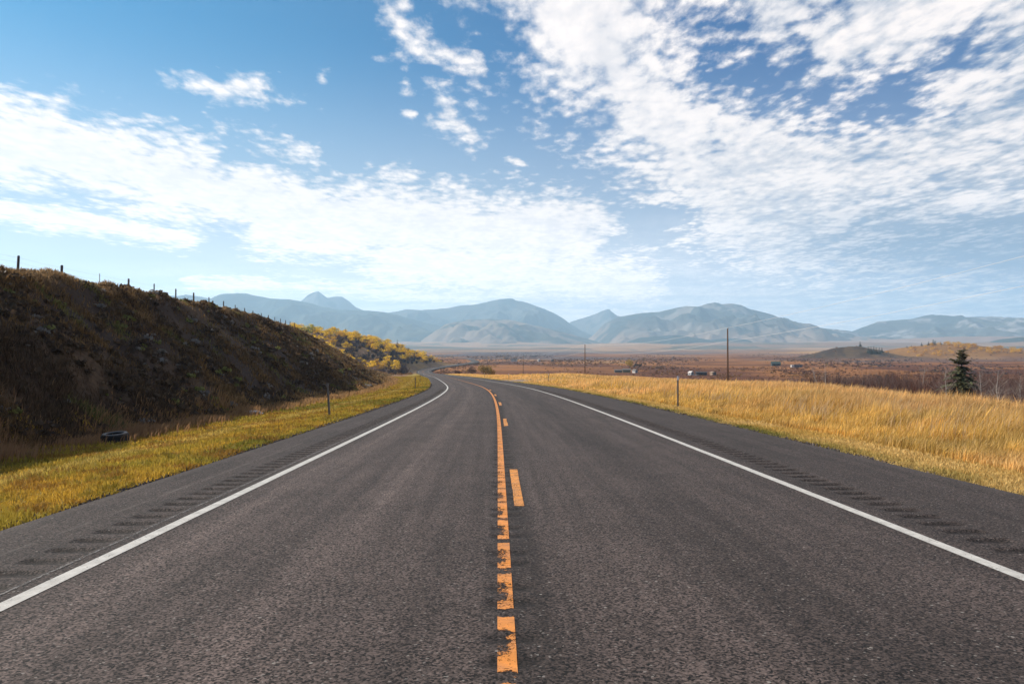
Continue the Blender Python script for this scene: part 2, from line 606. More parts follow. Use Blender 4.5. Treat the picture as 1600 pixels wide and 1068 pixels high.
def asphalt_material():
    m = bpy.data.materials.new('asphalt')
    m.use_nodes = True
    k = NT(m.node_tree)
    o = k.new('ShaderNodeOutputMaterial')
    p = k.new('ShaderNodeBsdfPrincipled')
    uv = k.new('ShaderNodeUVMap', uv_map='UVMap').outputs[0]
    u, v, _ = k.xyz(uv)
    # lateral wear profile: shoulders, wheel paths, oil strips
    L = 12.0
    stops = [(-5.0, .80), (-3.62, .76), (-3.42, .76), (-3.15, 1.1), (-2.75, 1.55), (-2.4, 1.1), (-1.75, 1.0), (-1.45, 1.6), (-1.2, 1.2), (-0.7, 1.0), (-.12, .95),
             (.05, .62), (.3, .60), (.42, 1.0), (.9, 1.1), (1.5, 1.02), (1.95, .74), (2.3, .74), (2.8, .96), (3.3, 1.02), (3.8, .92), (4.25, .78), (4.8, .74), (6.6, .78)]
    uu = k.m('ADD', u, k.m('MULTIPLY', k.m('SUBTRACT', k.noise(k.comb(k.m('MULTIPLY', u, 0.6), k.m('MULTIPLY', v, 0.12), 0), 1.0, 4, 0.6), 0.5), 0.55))
    prof = k.ramp(k.lin(uu, -5.2, 6.8), [((a + 5.2) / L, (b / 1.6,) * 3) for a, b in stops])
    prof = k.m('MULTIPLY', prof, 1.6)
    streak = k.noise(k.comb(k.m('MULTIPLY', u, 5.0), k.m('MULTIPLY', v, 0.16), 0), 1.0, 5, 0.6)
    blot = k.noise(uv, 0.9, 5, 0.6)
    fac = k.m('MULTIPLY', prof, k.lin(streak, 0.3, 0.7, 0.68, 1.32))
    fac = k.m('MULTIPLY', fac, k.lin(blot, 0.3, 0.7, 0.82, 1.18))
    # aggregate: dark binder, grey and a few pale stones
    vo = k.new('ShaderNodeTexVoronoi', voronoi_dimensions='2D')
    k.lk(uv, vo.inputs['Vector'])
    vo.inputs['Scale'].default_value = 80.0
    cell = k.xyz(vo.outputs['Color'])[0]
    gr1 = k.noise(uv, 46.0, 4, 0.75)
    grain = k.m('ADD', k.m('MULTIPLY', cell, 0.5), k.m('MULTIPLY', gr1, 0.9))
    g = k.lin(grain, 0.48, 1.02, 0.0, 2.0)
    pale = k.smooth(cell, 0.988, 0.993)
    vo2 = k.new('ShaderNodeTexVoronoi', voronoi_dimensions='2D')
    k.lk(uv, vo2.inputs['Vector'])
    vo2.inputs['Scale'].default_value = 7.0
    chip = k.m('MULTIPLY', k.smooth(vo2.outputs['Distance'], 0.09, 0.05), k.smooth(k.xyz(vo2.outputs['Color'])[1], 0.965, 0.975))
    col = k.mix(1.0, (0.066, 0.0485, 0.0425, 1), k.comb(fac, fac, fac), 'MULTIPLY')
    col = k.mix(1.0, col, k.comb(g, g, g), 'MULTIPLY')
    col = k.mix(k.m('MULTIPLY', pale, 0.7), col, (0.22, 0.20, 0.18, 1))
    col = k.mix(k.m('MULTIPLY', chip, 0.75), col, (0.30, 0.27, 0.24, 1))
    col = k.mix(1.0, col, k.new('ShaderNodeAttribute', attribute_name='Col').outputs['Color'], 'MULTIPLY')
    # dusty gravelly edges
    ed = k.m('MULTIPLY', k.smooth(k.m('ADD', u, k.m('MULTIPLY', k.noise(uv, 3.0, 4, 0.7), 0.5)), -4.35, -4.85), 0.35)
    col = k.mix(ed, col, (0.085, 0.07, 0.06, 1))
    ed2 = k.m('MULTIPLY', k.smooth(k.m('SUBTRACT', u, k.m('MULTIPLY', k.noise(uv, 3.0, 4, 0.7), 0.5)), 6.1, 6.5), 0.35)
    col = k.mix(ed2, col, (0.085, 0.07, 0.06, 1))
    # old seams on the left shoulder
    seam = k.smooth(k.m('ABSOLUTE', k.m('ADD', k.m('ADD', u, 4.28), k.m('MULTIPLY', k.m('SUBTRACT', k.noise(k.comb(0.3, k.m('MULTIPLY', v, 0.5), 0), 1.0, 3, 0.5), 0.5), 0.12))), 0.03, 0.012)
    col = k.mix(k.m('MULTIPLY', seam, k.lin(k.noise(uv, 1.5, 3, 0.6), 0.4, 0.65, 0.0, 0.5)), col, (0.14, 0.12, 0.105, 1))
    k.put(p.inputs['Base Color'], col)
    p.inputs['Roughness'].default_value = 0.85
    p.inputs['Specular IOR Level'].default_value = 0.25
    b = k.new('ShaderNodeBump')
    b.inputs['Strength'].default_value = 0.8
    b.inputs['Distance'].default_value = 0.006
    k.lk(grain, b.inputs['Height'])
    k.lk(b.outputs[0], p.inputs['Normal'])
    k.lk(p.outputs[0], o.inputs['Surface'])
    return m


def paint_material(name, col, wear, dirt, cross=0.0):
    """road paint with the asphalt showing through where it has worn away"""
    m = bpy.data.materials.new(name)
    m.use_nodes = True
    k = NT(m.node_tree)
    o = k.new('ShaderNodeOutputMaterial')
    p = k.new('ShaderNodeBsdfPrincipled')
    uv = k.new('ShaderNodeUVMap', uv_map='UVMap').outputs[0]
    u, v, _ = k.xyz(uv)
    g = k.noise(uv, 40.0, 4, 0.7)
    big = k.noise(k.comb(k.m('MULTIPLY', u, 6.0), k.m('MULTIPLY', v, 4.2), 0), 1.0, 5, 0.7)
    f = k.m('ADD', k.m('MULTIPLY', g, 0.95), k.m('MULTIPLY', big, 0.36))
    if cross:
        # the milled grooves have taken the paint with them: bars of paint, bare gaps, worn stretches between
        wob = k.m('MULTIPLY', k.m('SUBTRACT', k.noise(k.comb(k.m('MULTIPLY', u, 14.0), k.m('MULTIPLY', v, 3.0), 1.0), 1.0, 4, 0.6), 0.5), 0.10)
        oo = k.m('FRACT', k.m('ADD', k.m('DIVIDE', k.m('SUBTRACT', v, 4.35), 0.97), k.m('ADD', wob, 0.0)))
        bars = k.ramp(oo, [(0.0, (.28,) * 3), (0.18, (.28,) * 3), (0.215, (1,) * 3), (0.325, (1,) * 3), (0.36, (.28,) * 3), (0.52, (.28,) * 3), (0.575, (.85,) * 3), (0.93, (.85,) * 3), (0.985, (.28,) * 3)])
        strength = k.lin(k.noise(k.comb(0.0, k.m('MULTIPLY', v, 2.2), 5.0), 1.0, 4, 0.7), 0.32, 0.6, 0.35, 1.2)
        worn = k.smooth(oo, 0.5, 0.56)
        rightside = k.m('SUBTRACT', 1.0, k.m('MULTIPLY', k.smooth(k.m('ADD', u, k.m('MULTIPLY', k.m('SUBTRACT', k.noise(uv, 16.0, 4, 0.7), 0.5), 0.16)), 0.03, 0.09), k.m('ADD', 0.15, k.m('MULTIPLY', worn, 0.45))))
        near = k.smooth(v, 13.0, 4.5, 0.42, 1.0)
        bars = k.m('MULTIPLY', bars, near)
        f = k.m('ADD', f, k.m('MULTIPLY', k.m('MULTIPLY', bars, k.m('MULTIPLY', strength, rightside)), cross))
    lost = k.smooth(f, wear - 0.06, wear + 0.12)
    c = k.mix(k.lin(k.noise(uv, 7.0, 5, 0.65), 0.3, 0.7, 0.0, dirt), (*col, 1), (0.09, 0.075, 0.065, 1))
    c = k.mix(1.0, c, k.ramp(g, [(0.3, (0.82,) * 3), (0.7, (1.1,) * 3)]), 'MULTIPLY')
    k.put(p.inputs['Base Color'], c)
    p.inputs['Roughness'].default_value = 0.65
    b = k.new('ShaderNodeBump')
    b.inputs['Strength'].default_value = 0.6
    b.inputs['Distance'].default_value = 0.004
    k.lk(g, b.inputs['Height'])
    k.lk(b.outputs[0], p.inputs['Normal'])
    tr = k.new('ShaderNodeBsdfTransparent')
    mx = k.new('ShaderNodeMixShader')
    k.lk(lost, mx.inputs[0])
    k.lk(p.outputs[0], mx.inputs[1])
    k.lk(tr.outputs[0], mx.inputs[2])
    k.lk(mx.outputs[0], o.inputs['Surface'])
    return m


def ground_material():
    m = bpy.data.materials.new('ground')
    m.use_nodes = True
    k = NT(m.node_tree)
    o = k.new('ShaderNodeOutputMaterial')
    p = k.new('ShaderNodeBsdfPrincipled')
    pos = k.new('ShaderNodeTexCoord').outputs['Object']
    base = k.new('ShaderNodeAttribute', attribute_name='Col').outputs['Color']
    n1 = k.noise(pos, 5.0, 6, 0.7)
    n2 = k.noise(pos, 0.12, 6, 0.65)
    n3 = k.noise(pos, 0.006, 8, 0.65)
    c = k.mix(1.0, base, k.ramp(n1, [(0.3, (0.6, 0.58, 0.56)), (0.7, (1.4, 1.38, 1.32))]), 'MULTIPLY')
    c = k.mix(1.0, c, k.ramp(n2, [(0.3, (0.78, 0.76, 0.78)), (0.7, (1.22, 1.2, 1.15))]), 'MULTIPLY')
    c = k.mix(1.0, c, k.ramp(n3, [(0.3, (0.8, 0.78, 0.82)), (0.7, (1.2, 1.2, 1.12))]), 'MULTIPLY')
    k.put(p.inputs['Base Color'], c)
    p.inputs['Roughness'].default_value = 0.95
    p.inputs['Specular IOR Level'].default_value = 0.1
    b = k.new('ShaderNodeBump')
    b.inputs['Strength'].default_value = 0.7
    b.inputs['Distance'].default_value = 0.05
    k.lk(n1, b.inputs['Height'])
    k.lk(b.outputs[0], p.inputs['Normal'])
    k.lk(p.outputs[0], o.inputs['Surface'])
    return m


M_ASPHALT = asphalt_material()
M_WHITE = paint_material('white_road_paint', (0.60, 0.57, 0.52), 0.76, 0.45)
M_FADED = paint_material('faded_road_paint', (0.20, 0.18, 0.165), 0.62, 0.5)
M_ORANGE = paint_material('orange_road_paint', (0.80, 0.272, 0.028), 0.83, 0.55, cross=0.46)
M_ORANGE2 = paint_material('orange_dash_paint', (0.82, 0.30, 0.028), 0.70, 0.6)
M_GROUND = ground_material()
M_GRASS = material('dry_grass', (1, 1, 1), 0.7, vcol=True, translucent=0.42, spec=0.15)
M_LEAF = material('leaves', (1, 1, 1), 0.6, vcol=True, translucent=0.45, spec=0.2)
M_NEEDLE = material('needles', (1, 1, 1), 0.7, vcol=True, translucent=0.1, spec=0.2)
M_TWIG = material('twigs', (1, 1, 1), 0.85, vcol=True, spec=0.1)
M_BARK = material('pale_bark', (0.40, 0.35, 0.31), 0.85, var=0.4, scale=6)
M_BRANCH = material('grey_branches', (0.25, 0.205, 0.175), 0.9, var=0.3, scale=6)
M_DARKBARK = material('dark_bark', (0.09, 0.065, 0.05), 0.9, var=0.3, scale=6)
M_POLE = material('pole_wood', (0.13, 0.075, 0.05), 0.85, var=0.35, scale=5, bump=0.4)
M_POST = material('fence_post_wood', (0.085, 0.062, 0.06), 0.9, var=0.3, scale=12, bump=0.4)
M_STEEL = material('galvanised_steel', (0.22, 0.20, 0.19), 0.5, var=0.2, scale=20, metallic=0.4)
M_WIRE = material('aluminium_wire', (0.6, 0.6, 0.61), 0.6)
M_REFL = material('white_reflector', (0.75, 0.76, 0.78), 0.3, spec=0.6)
M_RUBBER = material('weathered_rubber', (0.028, 0.025, 0.024), 0.65, var=0.3, scale=15, bump=0.3)
M_TYRERIM = material('sunlit_rubber_sidewall', (0.16, 0.14, 0.13), 0.7, var=0.35, scale=12)  # paler rubber: sunlight on the tyre's upper rim put into the colour
M_ROCK = material('pale_rock', (0.62, 0.58, 0.54), 0.85, var=0.25, scale=6, bump=0.5)
M_GREYROCK = material('grey_rock', (0.075, 0.068, 0.064), 0.9, var=0.45, scale=3, bump=0.8)
M_WALLW = material('white_boards', (0.55, 0.52, 0.49), 0.7, var=0.06, scale=3)
M_WALLD = material('dark_boards', (0.05, 0.045, 0.05), 0.8, var=0.3, scale=3)
M_ROOFD = material('dark_roof', (0.06, 0.055, 0.06), 0.8, var=0.2, scale=3)
M_ROOFG = material('dark_green_roof', (0.035, 0.06, 0.055), 0.6, var=0.2, scale=3)
M_GLASS = material('window_glass', (0.03, 0.035, 0.045), 0.1, spec=0.7)

# ------------------------------------------------------------------ road
GL = (-3.98, -3.56)               # milled rumble grooves: left shoulder, right shoulder, along the centre stripe
GRR = (4.36, 4.80)
GC = (-0.10, 0.27)


def groove_depth(s, which):
    if which == 'centre':
        a = np.mod(s - 3.85, 0.97)
        d1 = np.abs(a - 0.0)
        d1 = np.minimum(d1, 0.97 - a)
        d2 = np.abs(a - 0.33)
        d = np.minimum(d1, d2)
        return 0.014 * np.clip(1 - (d / 0.10) ** 2, 0, 1)
    per = 0.36
    a = np.mod(s, per)
    d = np.minimum(a, per - a)
    return 0.024 * np.clip(1.25 * (1 - (d / 0.085) ** 4), 0, 1)


FINE_S = np.arange(1.0, 60.0, 0.036)
COARSE_S = np.concatenate([np.arange(-40, 1, 1.0), np.arange(1.0, 60.0, 0.9), np.arange(60, 200, 2.0), np.arange(200, 1400, 4.0)])
MIX_S = np.concatenate([np.arange(-40, 1, 1.0), FINE_S, np.arange(60, 200, 2.0), np.arange(200, 1400, 4.0)])


def crown_z(t):
    return 0.0 * t


def ribbon(ss_, ts, zfun):
    Sg, Tg = np.meshgrid(ss_, ts, indexing='ij')
    X, Y, Z = road_pt(Sg.ravel(), Tg.ravel())
    Z = Z + zfun(Sg.ravel(), Tg.ravel())
    nS, nT = len(ss_), len(ts)
    i = np.arange(nS - 1)[:, None] * nT + np.arange(nT - 1)[None, :]
    i = i.ravel()
    F = np.stack([i, i + 1, i + nT + 1, i + nT], 1)
    return np.stack([X, Y, Z], 1), F, np.stack([Tg.ravel(), Sg.ravel()], 1)


def g_left(s, t):
    return -groove_depth(s + 0.05 * t, 'side') * ss(t, GL[0], GL[0] + 0.07) * (1 - ss(t, GL[1] - 0.07, GL[1])) * ((s > 1) & (s < 60))


def g_right(s, t):
    return -groove_depth(s, 'side') * ss(t, GRR[0], GRR[0] + 0.07) * (1 - ss(t, GRR[1] - 0.07, GRR[1])) * ((s > 1) & (s < 60))


def g_centre(s, t):
    return -groove_depth(s, 'centre') * ss(t, GC[0], GC[0] + 0.06) * (1 - ss(t, GC[1] - 0.06, GC[1])) * ((s > 1) & (s < 60))


flat = lambda s, t: 0.0 * s
rv, rf, ruv = [], [], []
off = 0
edge_jit = lambda s, t: 0.0 * s
strips = [
    (COARSE_S, [LE, -4.5, GL[0]], flat),
    (MIX_S, [GL[0], GL[0] + 0.07, GL[1] - 0.07, GL[1]], g_left),
    (COARSE_S, [GL[1], -2.2, -1.0, GC[0]], flat),
    (MIX_S, [GC[0], GC[0] + 0.06, GC[1] - 0.06, GC[1]], g_centre),
    (COARSE_S, [GC[1], 1.5, 2.8, GRR[0]], flat),
    (MIX_S, [GRR[0], GRR[0] + 0.07, GRR[1] - 0.07, GRR[1]], g_right),
    (COARSE_S, [GRR[1], 5.6, RE], flat),
]
for a, b, c in strips:
    V, F, U = ribbon(a, b, c)
    rv.append(V)
    rf.append(F + off)
    ruv.append(U)
    off += len(V)
for t0, t1 in ((LE - 0.12, LE), (RE, RE + 0.12)):      # crumbling sloped edges of the slab
    sg = np.concatenate([np.arange(-40, 60, 0.25), np.arange(60, 1400, 4.0)])
    inner = (lambda s, t, q=(LE if t0 < 0 else RE): -0.16 * np.abs(t - q) / 0.12)
    V, F, U = ribbon(sg, [t0, t1], inner)
    jit = 0.07 * fbm(V[:, 1] * 2.3, V[:, 0] * 0, 3, 77) * (np.abs(U[:, 0] - (LE if t0 < 0 else RE)) > 0.05)
    V[:, 0] += jit
    rv.append(V)
    rf.append(F + off)
    ruv.append(U)
    off += len(V)
ru = np.concatenate(ruv)
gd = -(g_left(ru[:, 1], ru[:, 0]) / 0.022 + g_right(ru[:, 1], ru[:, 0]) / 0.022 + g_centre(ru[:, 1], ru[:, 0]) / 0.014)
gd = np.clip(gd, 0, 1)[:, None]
# road colour gets darker with groove depth
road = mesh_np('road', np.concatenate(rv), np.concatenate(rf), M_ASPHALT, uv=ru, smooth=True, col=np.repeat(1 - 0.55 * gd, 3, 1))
tag(road, 'grey asphalt two-lane highway curving left towards the mountains', kind='structure')


def stripe(name, mat, s_arr, tc, w, label, zf=flat, lift=0.004, wob=0.0):
    V, F, U = ribbon(s_arr, [tc - w / 2, tc, tc + w / 2], lambda s, t: zf(s, t) + lift + 0.00003 * np.clip(s, 0, 600))
    if wob:
        V[:, 0] += wob * fbm(V[:, 1] * 0.9, V[:, 1] * 0 + U[:, 0] * 9, 3, 5)
    o = mesh_np(name, V, F, mat, uv=U)
    tag(o, label, kind='structure')
    return o


LINE_S = np.concatenate([np.arange(-30, 60, 0.3), np.arange(60, 200, 2.0), np.arange(200, 900, 4.0)])
stripe('edge_line', M_WHITE, LINE_S, -3.33, 0.125, 'solid white edge line along the left shoulder', wob=0.006)
stripe('edge_line', M_WHITE, LINE_S, 4.01, 0.125, 'solid white edge line along the right shoulder', wob=0.006)
stripe('old_edge_line', M_FADED, LINE_S[LINE_S < 60], -3.52, 0.03, 'thin faded remnant of an older line beside the left edge line', wob=0.006)
stripe('centre_line', M_ORANGE, np.concatenate([np.arange(-30, 1, 1.0), FINE_S, np.arange(60, 200, 2.0), np.arange(200, 900, 4.0)]), 0.050, 0.108,
       'worn solid orange line down the middle of the road', zf=g_centre)
for k_ in range(5):
    s0 = 8.25 + 12.05 * k_
    nm = ['nearest orange passing dash right of the solid centre line', 'second orange passing dash along the centre line', 'third orange passing dash along the centre line',
          'small fourth orange passing dash where the road bends', 'faint fifth orange passing dash in the bend'][k_]
    stripe('centre_dash', M_ORANGE2, np.arange(s0, s0 + 3.06, 0.045 if s0 < 55 else 0.5), 0.25, 0.115, nm, zf=g_centre, wob=0.01)

# ------------------------------------------------------------------ ground sheet
az = np.concatenate([np.linspace(-180, -56, 100, endpoint=False), np.linspace(-56, -42, 60, endpoint=False), np.linspace(-42, 42, 800, endpoint=False),
                     np.linspace(42, 56, 60, endpoint=False), np.linspace(56, 180, 100, endpoint=False)])
az = np.radians(az)
BX, BY0, BY1, BTOP = 13000.0, -3000.0, 15500.0, 985.0
with np.errstate(divide='ignore'):
    rm = np.minimum(np.abs((BX - 200) / np.sin(az)), np.where(np.cos(az) > 0, (BY1 - 200) / np.cos(az), (BY0 + 200) / np.cos(az)))
rm = np.minimum(rm, 15000)
NR = 480
fr = np.linspace(0, 1, NR)
R0 = 1.2
Rg = R0 * (rm[None, :] / R0) ** fr[:, None]
Xg = (Rg * np.sin(az)[None, :]).ravel()
Yg = (Rg * np.cos(az)[None, :]).ravel()
Xg = np.append(Xg, 0.0)
Yg = np.append(Yg, 0.0)
Zg, s_, t_, q_, fall_ = terrain(Xg, Yg)
na = len(az)


def lerp(a, b, f):
    return np.asarray(a) * (1 - f[:, None]) + np.asarray(b) * f[:, None]


def ground_colour(x, y, t, q, fall):
    r = np.hypot(x, y)
    N = len(x)
    e = LE - t
    d = t - RE
    c1 = fbm(x / 2.2, y / 2.2, 3, 61)
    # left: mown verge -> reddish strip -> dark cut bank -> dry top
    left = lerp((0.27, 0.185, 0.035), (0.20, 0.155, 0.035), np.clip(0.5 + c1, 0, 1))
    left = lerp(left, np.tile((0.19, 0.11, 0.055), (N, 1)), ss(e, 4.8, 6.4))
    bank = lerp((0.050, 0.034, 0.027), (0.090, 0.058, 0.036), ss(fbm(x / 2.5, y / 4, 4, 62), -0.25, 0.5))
    bank = lerp(bank, np.tile((0.20, 0.130, 0.060), (N, 1)), ss(y, 70, 170) * 0.75)  # farther bank paler: its sunlit look is put into the colour
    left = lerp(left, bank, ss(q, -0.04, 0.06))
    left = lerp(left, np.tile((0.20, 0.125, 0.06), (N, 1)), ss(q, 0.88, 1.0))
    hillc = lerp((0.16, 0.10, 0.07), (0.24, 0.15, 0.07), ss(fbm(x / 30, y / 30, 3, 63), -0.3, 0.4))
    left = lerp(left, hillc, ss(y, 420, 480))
    # right: mown strip -> golden grass -> russet field
    right = lerp((0.36, 0.25, 0.09), (0.30, 0.20, 0.055), np.clip(0.5 + c1, 0, 1))
    right = lerp(right, np.tile((0.46, 0.27, 0.085), (N, 1)), ss(d, 1.6, 3.0))
    n1 = fbm(x / 75, y / 110, 4, 64)
    n2 = fbm(x / 260, y / 300, 3, 65)
    field = lerp((0.10, 0.036, 0.017), (0.25, 0.108, 0.036), ss(n1, -0.25, 0.35))
    field = lerp(field, np.tile((0.105, 0.070, 0.065), (N, 1)), ss(n2, 0.12, 0.35) * 0.7)
    field = lerp(field, np.tile((0.28, 0.165, 0.075), (N, 1)), ss(fbm(x / 140, y / 260, 3, 67), 0.25, 0.5) * 0.8)
    right = lerp(right, field, ss(fall, 0.05, 0.4))
    c = np.where((t > 0)[:, None], right, left)
    # gravel beside the slab
    gr = np.maximum(1 - np.abs(d - 0.05) / 0.28, 1 - np.abs(e - 0.05) / 0.22) + 0.5 * c1
    c = lerp(c, np.tile((0.085, 0.068, 0.058), (N, 1)), ss(gr, 0.3, 0.8) * (y < 160))
    c = np.where(((t < RE) & (t > LE) & (y < 700))[:, None], np.array((0.06, 0.05, 0.045)), c)
    # plain
    wide = ss(y, 520, 800)
    plain = lerp(field, np.tile((0.22, 0.10, 0.048), (N, 1)), ss(r, 1200, 2500) * 0.6)
    b2 = fbm(x / 420, y / 700, 4, 68)
    plain = lerp(plain, np.tile((0.095, 0.070, 0.075), (N, 1)), ss(b2, 0.0, 0.2) * ss(r, 700, 1300))
    plain = lerp(plain, np.tile((0.50, 0.28, 0.095), (N, 1)), ss(fbm(x / 600, y / 900, 3, 69), 0.12, 0.4) * ss(r, 900, 1800))
    # foothill grassland, patched with scrub
    fh = lerp((0.23, 0.135, 0.085), (0.34, 0.205, 0.115), ss(fbm(x / 900, y / 900, 4, 70), -0.3, 0.3))
    fh = lerp(fh, np.tile((0.075, 0.080, 0.06), (N, 1)), ss(fbm(x / 700, y / 500, 5, 71, 0.6), 0.10, 0.26) * 0.85)
    plain = lerp(plain, fh, ss(r, 2400, 4200))
    c = np.where(((t > RE) | (y > 860))[:, None], c * (1 - wide[:, None]) + plain * wide[:, None], c)
    knoll = np.exp(-((x - 675) / 110) ** 4 - ((y - 1400) / 120) ** 2)
    c = lerp(c, lerp((0.040, 0.026, 0.018), (0.085, 0.055, 0.03), ss(fbm(x / 14, y / 14, 4, 151), -0.2, 0.3)), np.clip(knoll * 2.0, 0, 1))
    kn2 = np.exp(-((x - 920) / 190) ** 4 - ((y - 1490) / 170) ** 2)
    c = lerp(c, np.tile((0.22, 0.115, 0.035), (N, 1)), np.clip(kn2 * 1.6, 0, 0.9))
    return c


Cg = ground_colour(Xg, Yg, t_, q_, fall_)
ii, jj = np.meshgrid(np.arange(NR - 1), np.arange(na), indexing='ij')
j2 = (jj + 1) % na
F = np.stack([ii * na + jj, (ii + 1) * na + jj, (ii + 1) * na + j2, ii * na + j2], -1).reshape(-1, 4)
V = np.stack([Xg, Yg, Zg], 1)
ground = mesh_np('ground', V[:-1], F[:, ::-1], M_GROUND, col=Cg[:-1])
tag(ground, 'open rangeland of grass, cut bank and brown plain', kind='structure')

# ------------------------------------------------------------------ mountains and foothills
M_MOUNT = material('mountain_slopes', (1, 1, 1), 0.95, vcol=True, spec=0.05)


def ridge(name, prof, Zr, depth, label, seed, lower, upper, rough=0.16, base=-60.0, pw=1.25, patch=0.12, patchcol=(0.028, 0.045, 0.05), scree=None, step=18.0):
    """a mountain mass whose crest follows the heights given at (column, row) of the photograph, standing Zr metres away"""
    pxs = np.array([p[0] for p in prof], float)
    pys = np.array([p[1] for p in prof], float)
    X = np.arange((pxs[0] - 800) / FPX * Zr, (pxs[-1] - 800) / FPX * Zr, step)
    crest = EYE + (HZ - np.interp(X / Zr * FPX + 800, pxs, pys)) / FPX * Zr
    crest = crest + 6.0 * (Zr / 12000) * fbm(X / (130 * Zr / 12000), X * 0 + seed, 4, seed)
    nf, nb = 90, 20
    v = np.concatenate([np.linspace(0, 1, nf, endpoint=False), np.linspace(1, 1.5, nb)])
    Xm, Vm = np.meshgrid(X, v, indexing='xy')
    hc = np.broadcast_to(crest - base, Xm.shape)
    Ym = Zr - depth * (1 - Vm)
    fr_ = np.where(Vm < 1, np.clip(Vm, 0, 1) ** pw, np.clip(1 - (Vm - 1) / 0.5, 0, 1))
    spur = 1 - np.abs(fbm(Xm / (0.11 * Zr) + 0.35 * Vm, Ym / (0.16 * Zr), 4, seed + 1)) * 2.2
    fine = fbm(Xm / (0.022 * Zr), Ym / (0.03 * Zr), 4, seed + 2)
    env = np.clip(Vm * (1 - Vm) * 4, 0, 1) * (Vm < 1)
    Z = base + hc * fr_ * (1 + 1.5 * rough * (spur - 0.5) * env * 2) + hc * rough * 1.1 * fine * env
    # nothing in front rises above the crest as seen from the road
    lim = EYE + (crest[None, :] - EYE) * (Ym / Zr)
    Z = np.where(Vm < 0.97, np.minimum(Z, lim - 0.012 * hc * (1 - Vm) - 2), Z)
    rel = np.clip((Z - base) / np.maximum(hc.max(), 1), 0, 1)
    rel = rel + 0.18 * fine
    C = lerp(np.tile(lower, (Z.size, 1)), np.tile(upper, (Z.size, 1)), ss(rel, 0.15, 0.7).ravel())
    pm = ss(fbm(Xm / (0.045 * Zr), Ym / (0.035 * Zr), 5, seed + 3, 0.6), patch, patch + 0.14).ravel()
    C = lerp(C, np.tile(patchcol, (Z.size, 1)), pm * 0.85)
    if scree:
        sc = ss(fbm(Xm / (0.05 * Zr) + 2.0 * Vm, Ym / (0.05 * Zr), 5, seed + 4, 0.65), scree[1], scree[1] + 0.12).ravel() * ss(rel, scree[2], scree[2] + 0.2).ravel()
        C = lerp(C, np.tile(scree[0], (Z.size, 1)), sc)
    nx = len(X)
    i, j = np.meshgrid(np.arange(len(v) - 1), np.arange(nx - 1), indexing='ij')
    F = np.stack([i * nx + j, i * nx + j + 1, (i + 1) * nx + j + 1, (i + 1) * nx + j], -1).reshape(-1, 4)
    o = mesh_np(name, np.stack([Xm.ravel(), Ym.ravel(), Z.ravel()], 1), F, M_MOUNT, col=C)
    return tag(o, label, kind='structure')


FOREST, GRASSY, ROCKY = (0.034, 0.050, 0.050), (0.21, 0.15, 0.115), (0.16, 0.15, 0.14)
ridge('mountain', [(420, 520), (450, 495), (466, 473), (474, 467), (480, 461), (489, 456.5), (497, 454.5), (502, 458), (511, 465), (525, 463), (534, 463), (545, 470), (556, 480), (566, 484), (600, 500), (640, 520)], 11400, 1300,
      'pale distant peak with a notched double top', 101, FOREST, ROCKY, rough=0.2)
ridge('mountain', [(880, 530), (890, 503), (905, 498), (920, 494), (936, 488), (944, 484), (950, 482.5), (955, 486), (964, 493), (985, 497), (1020, 510), (1060, 540)], 13000, 1600,
      'small pointed peak in the gap between two broad mountains', 111, FOREST, ROCKY, rough=0.2)
ridge('mountain', [(1200, 500), (1225, 500), (1245, 505), (1270, 511), (1300, 515), (1330, 518), (1360, 507), (1372, 502), (1400, 500), (1425, 498), (1445, 493), (1458, 491), (1475, 494), (1500, 496), (1520, 495), (1545, 494), (1560, 497), (1575, 495), (1600, 496), (1650, 490), (1720, 500), (1800, 515)], 9800, 2900,
      'long rocky range on the right with a pale scree face', 121, (0.12, 0.11, 0.10), (0.07, 0.08, 0.075), rough=0.22, scree=((0.30, 0.28, 0.27), 0.10, 0.25))
ridge('mountain', [(560, 500), (600, 489), (620, 486), (635, 483), (660, 484), (680, 483), (700, 481), (720, 477), (740, 476), (760, 472), (780, 467), (790, 466.5), (800, 466), (808, 470), (822, 472), (835, 477), (850, 482), (866, 489), (880, 497), (892, 506), (910, 517), (940, 530), (980, 545)], 11200, 2900,
      'broad blue mountain with a rounded summit above the road', 131, FOREST, (0.09, 0.09, 0.08), rough=0.18, patch=0.3)
ridge('mountain', [(900, 540), (925, 525), (945, 505), (965, 495), (1000, 489), (1030, 487), (1055, 481), (1072, 478), (1090, 479), (1105, 474), (1117, 472), (1128, 475), (1142, 474), (1158, 476), (1172, 483), (1195, 488), (1212, 493), (1228, 503), (1240, 510), (1256, 518), (1290, 527), (1340, 540)], 9400, 2900,
      'large flat-topped mountain with tan lower slopes right of centre', 141, (0.26, 0.18, 0.13), (0.06, 0.066, 0.062), rough=0.2, patch=0.16, scree=((0.20, 0.175, 0.15), 0.16, 0.3))
ridge('mountain', [(120, 500), (200, 480), (250, 468), (290, 460), (310, 463), (328, 466), (350, 461), (372, 458), (384, 458), (400, 462), (425, 466), (455, 468), (480, 472), (500, 478), (530, 484), (570, 485), (600, 487), (625, 493), (650, 500), (690, 510), (730, 524), (770, 540)], 9000, 2800,
      'long dark blue forested ridge falling from the left', 151, (0.10, 0.095, 0.07), (0.045, 0.055, 0.045), rough=0.2, patch=0.05)
ridge('hill', [(640, 545), (680, 518), (700, 506), (730, 499), (765, 498), (800, 500), (830, 507), (870, 516), (910, 527), (960, 540)], 8000, 2300,
      'tan foothill patched with dark forest below the rounded mountain', 161, GRASSY, (0.22, 0.16, 0.115), rough=0.2, patch=0.02, patchcol=(0.04, 0.05, 0.04))
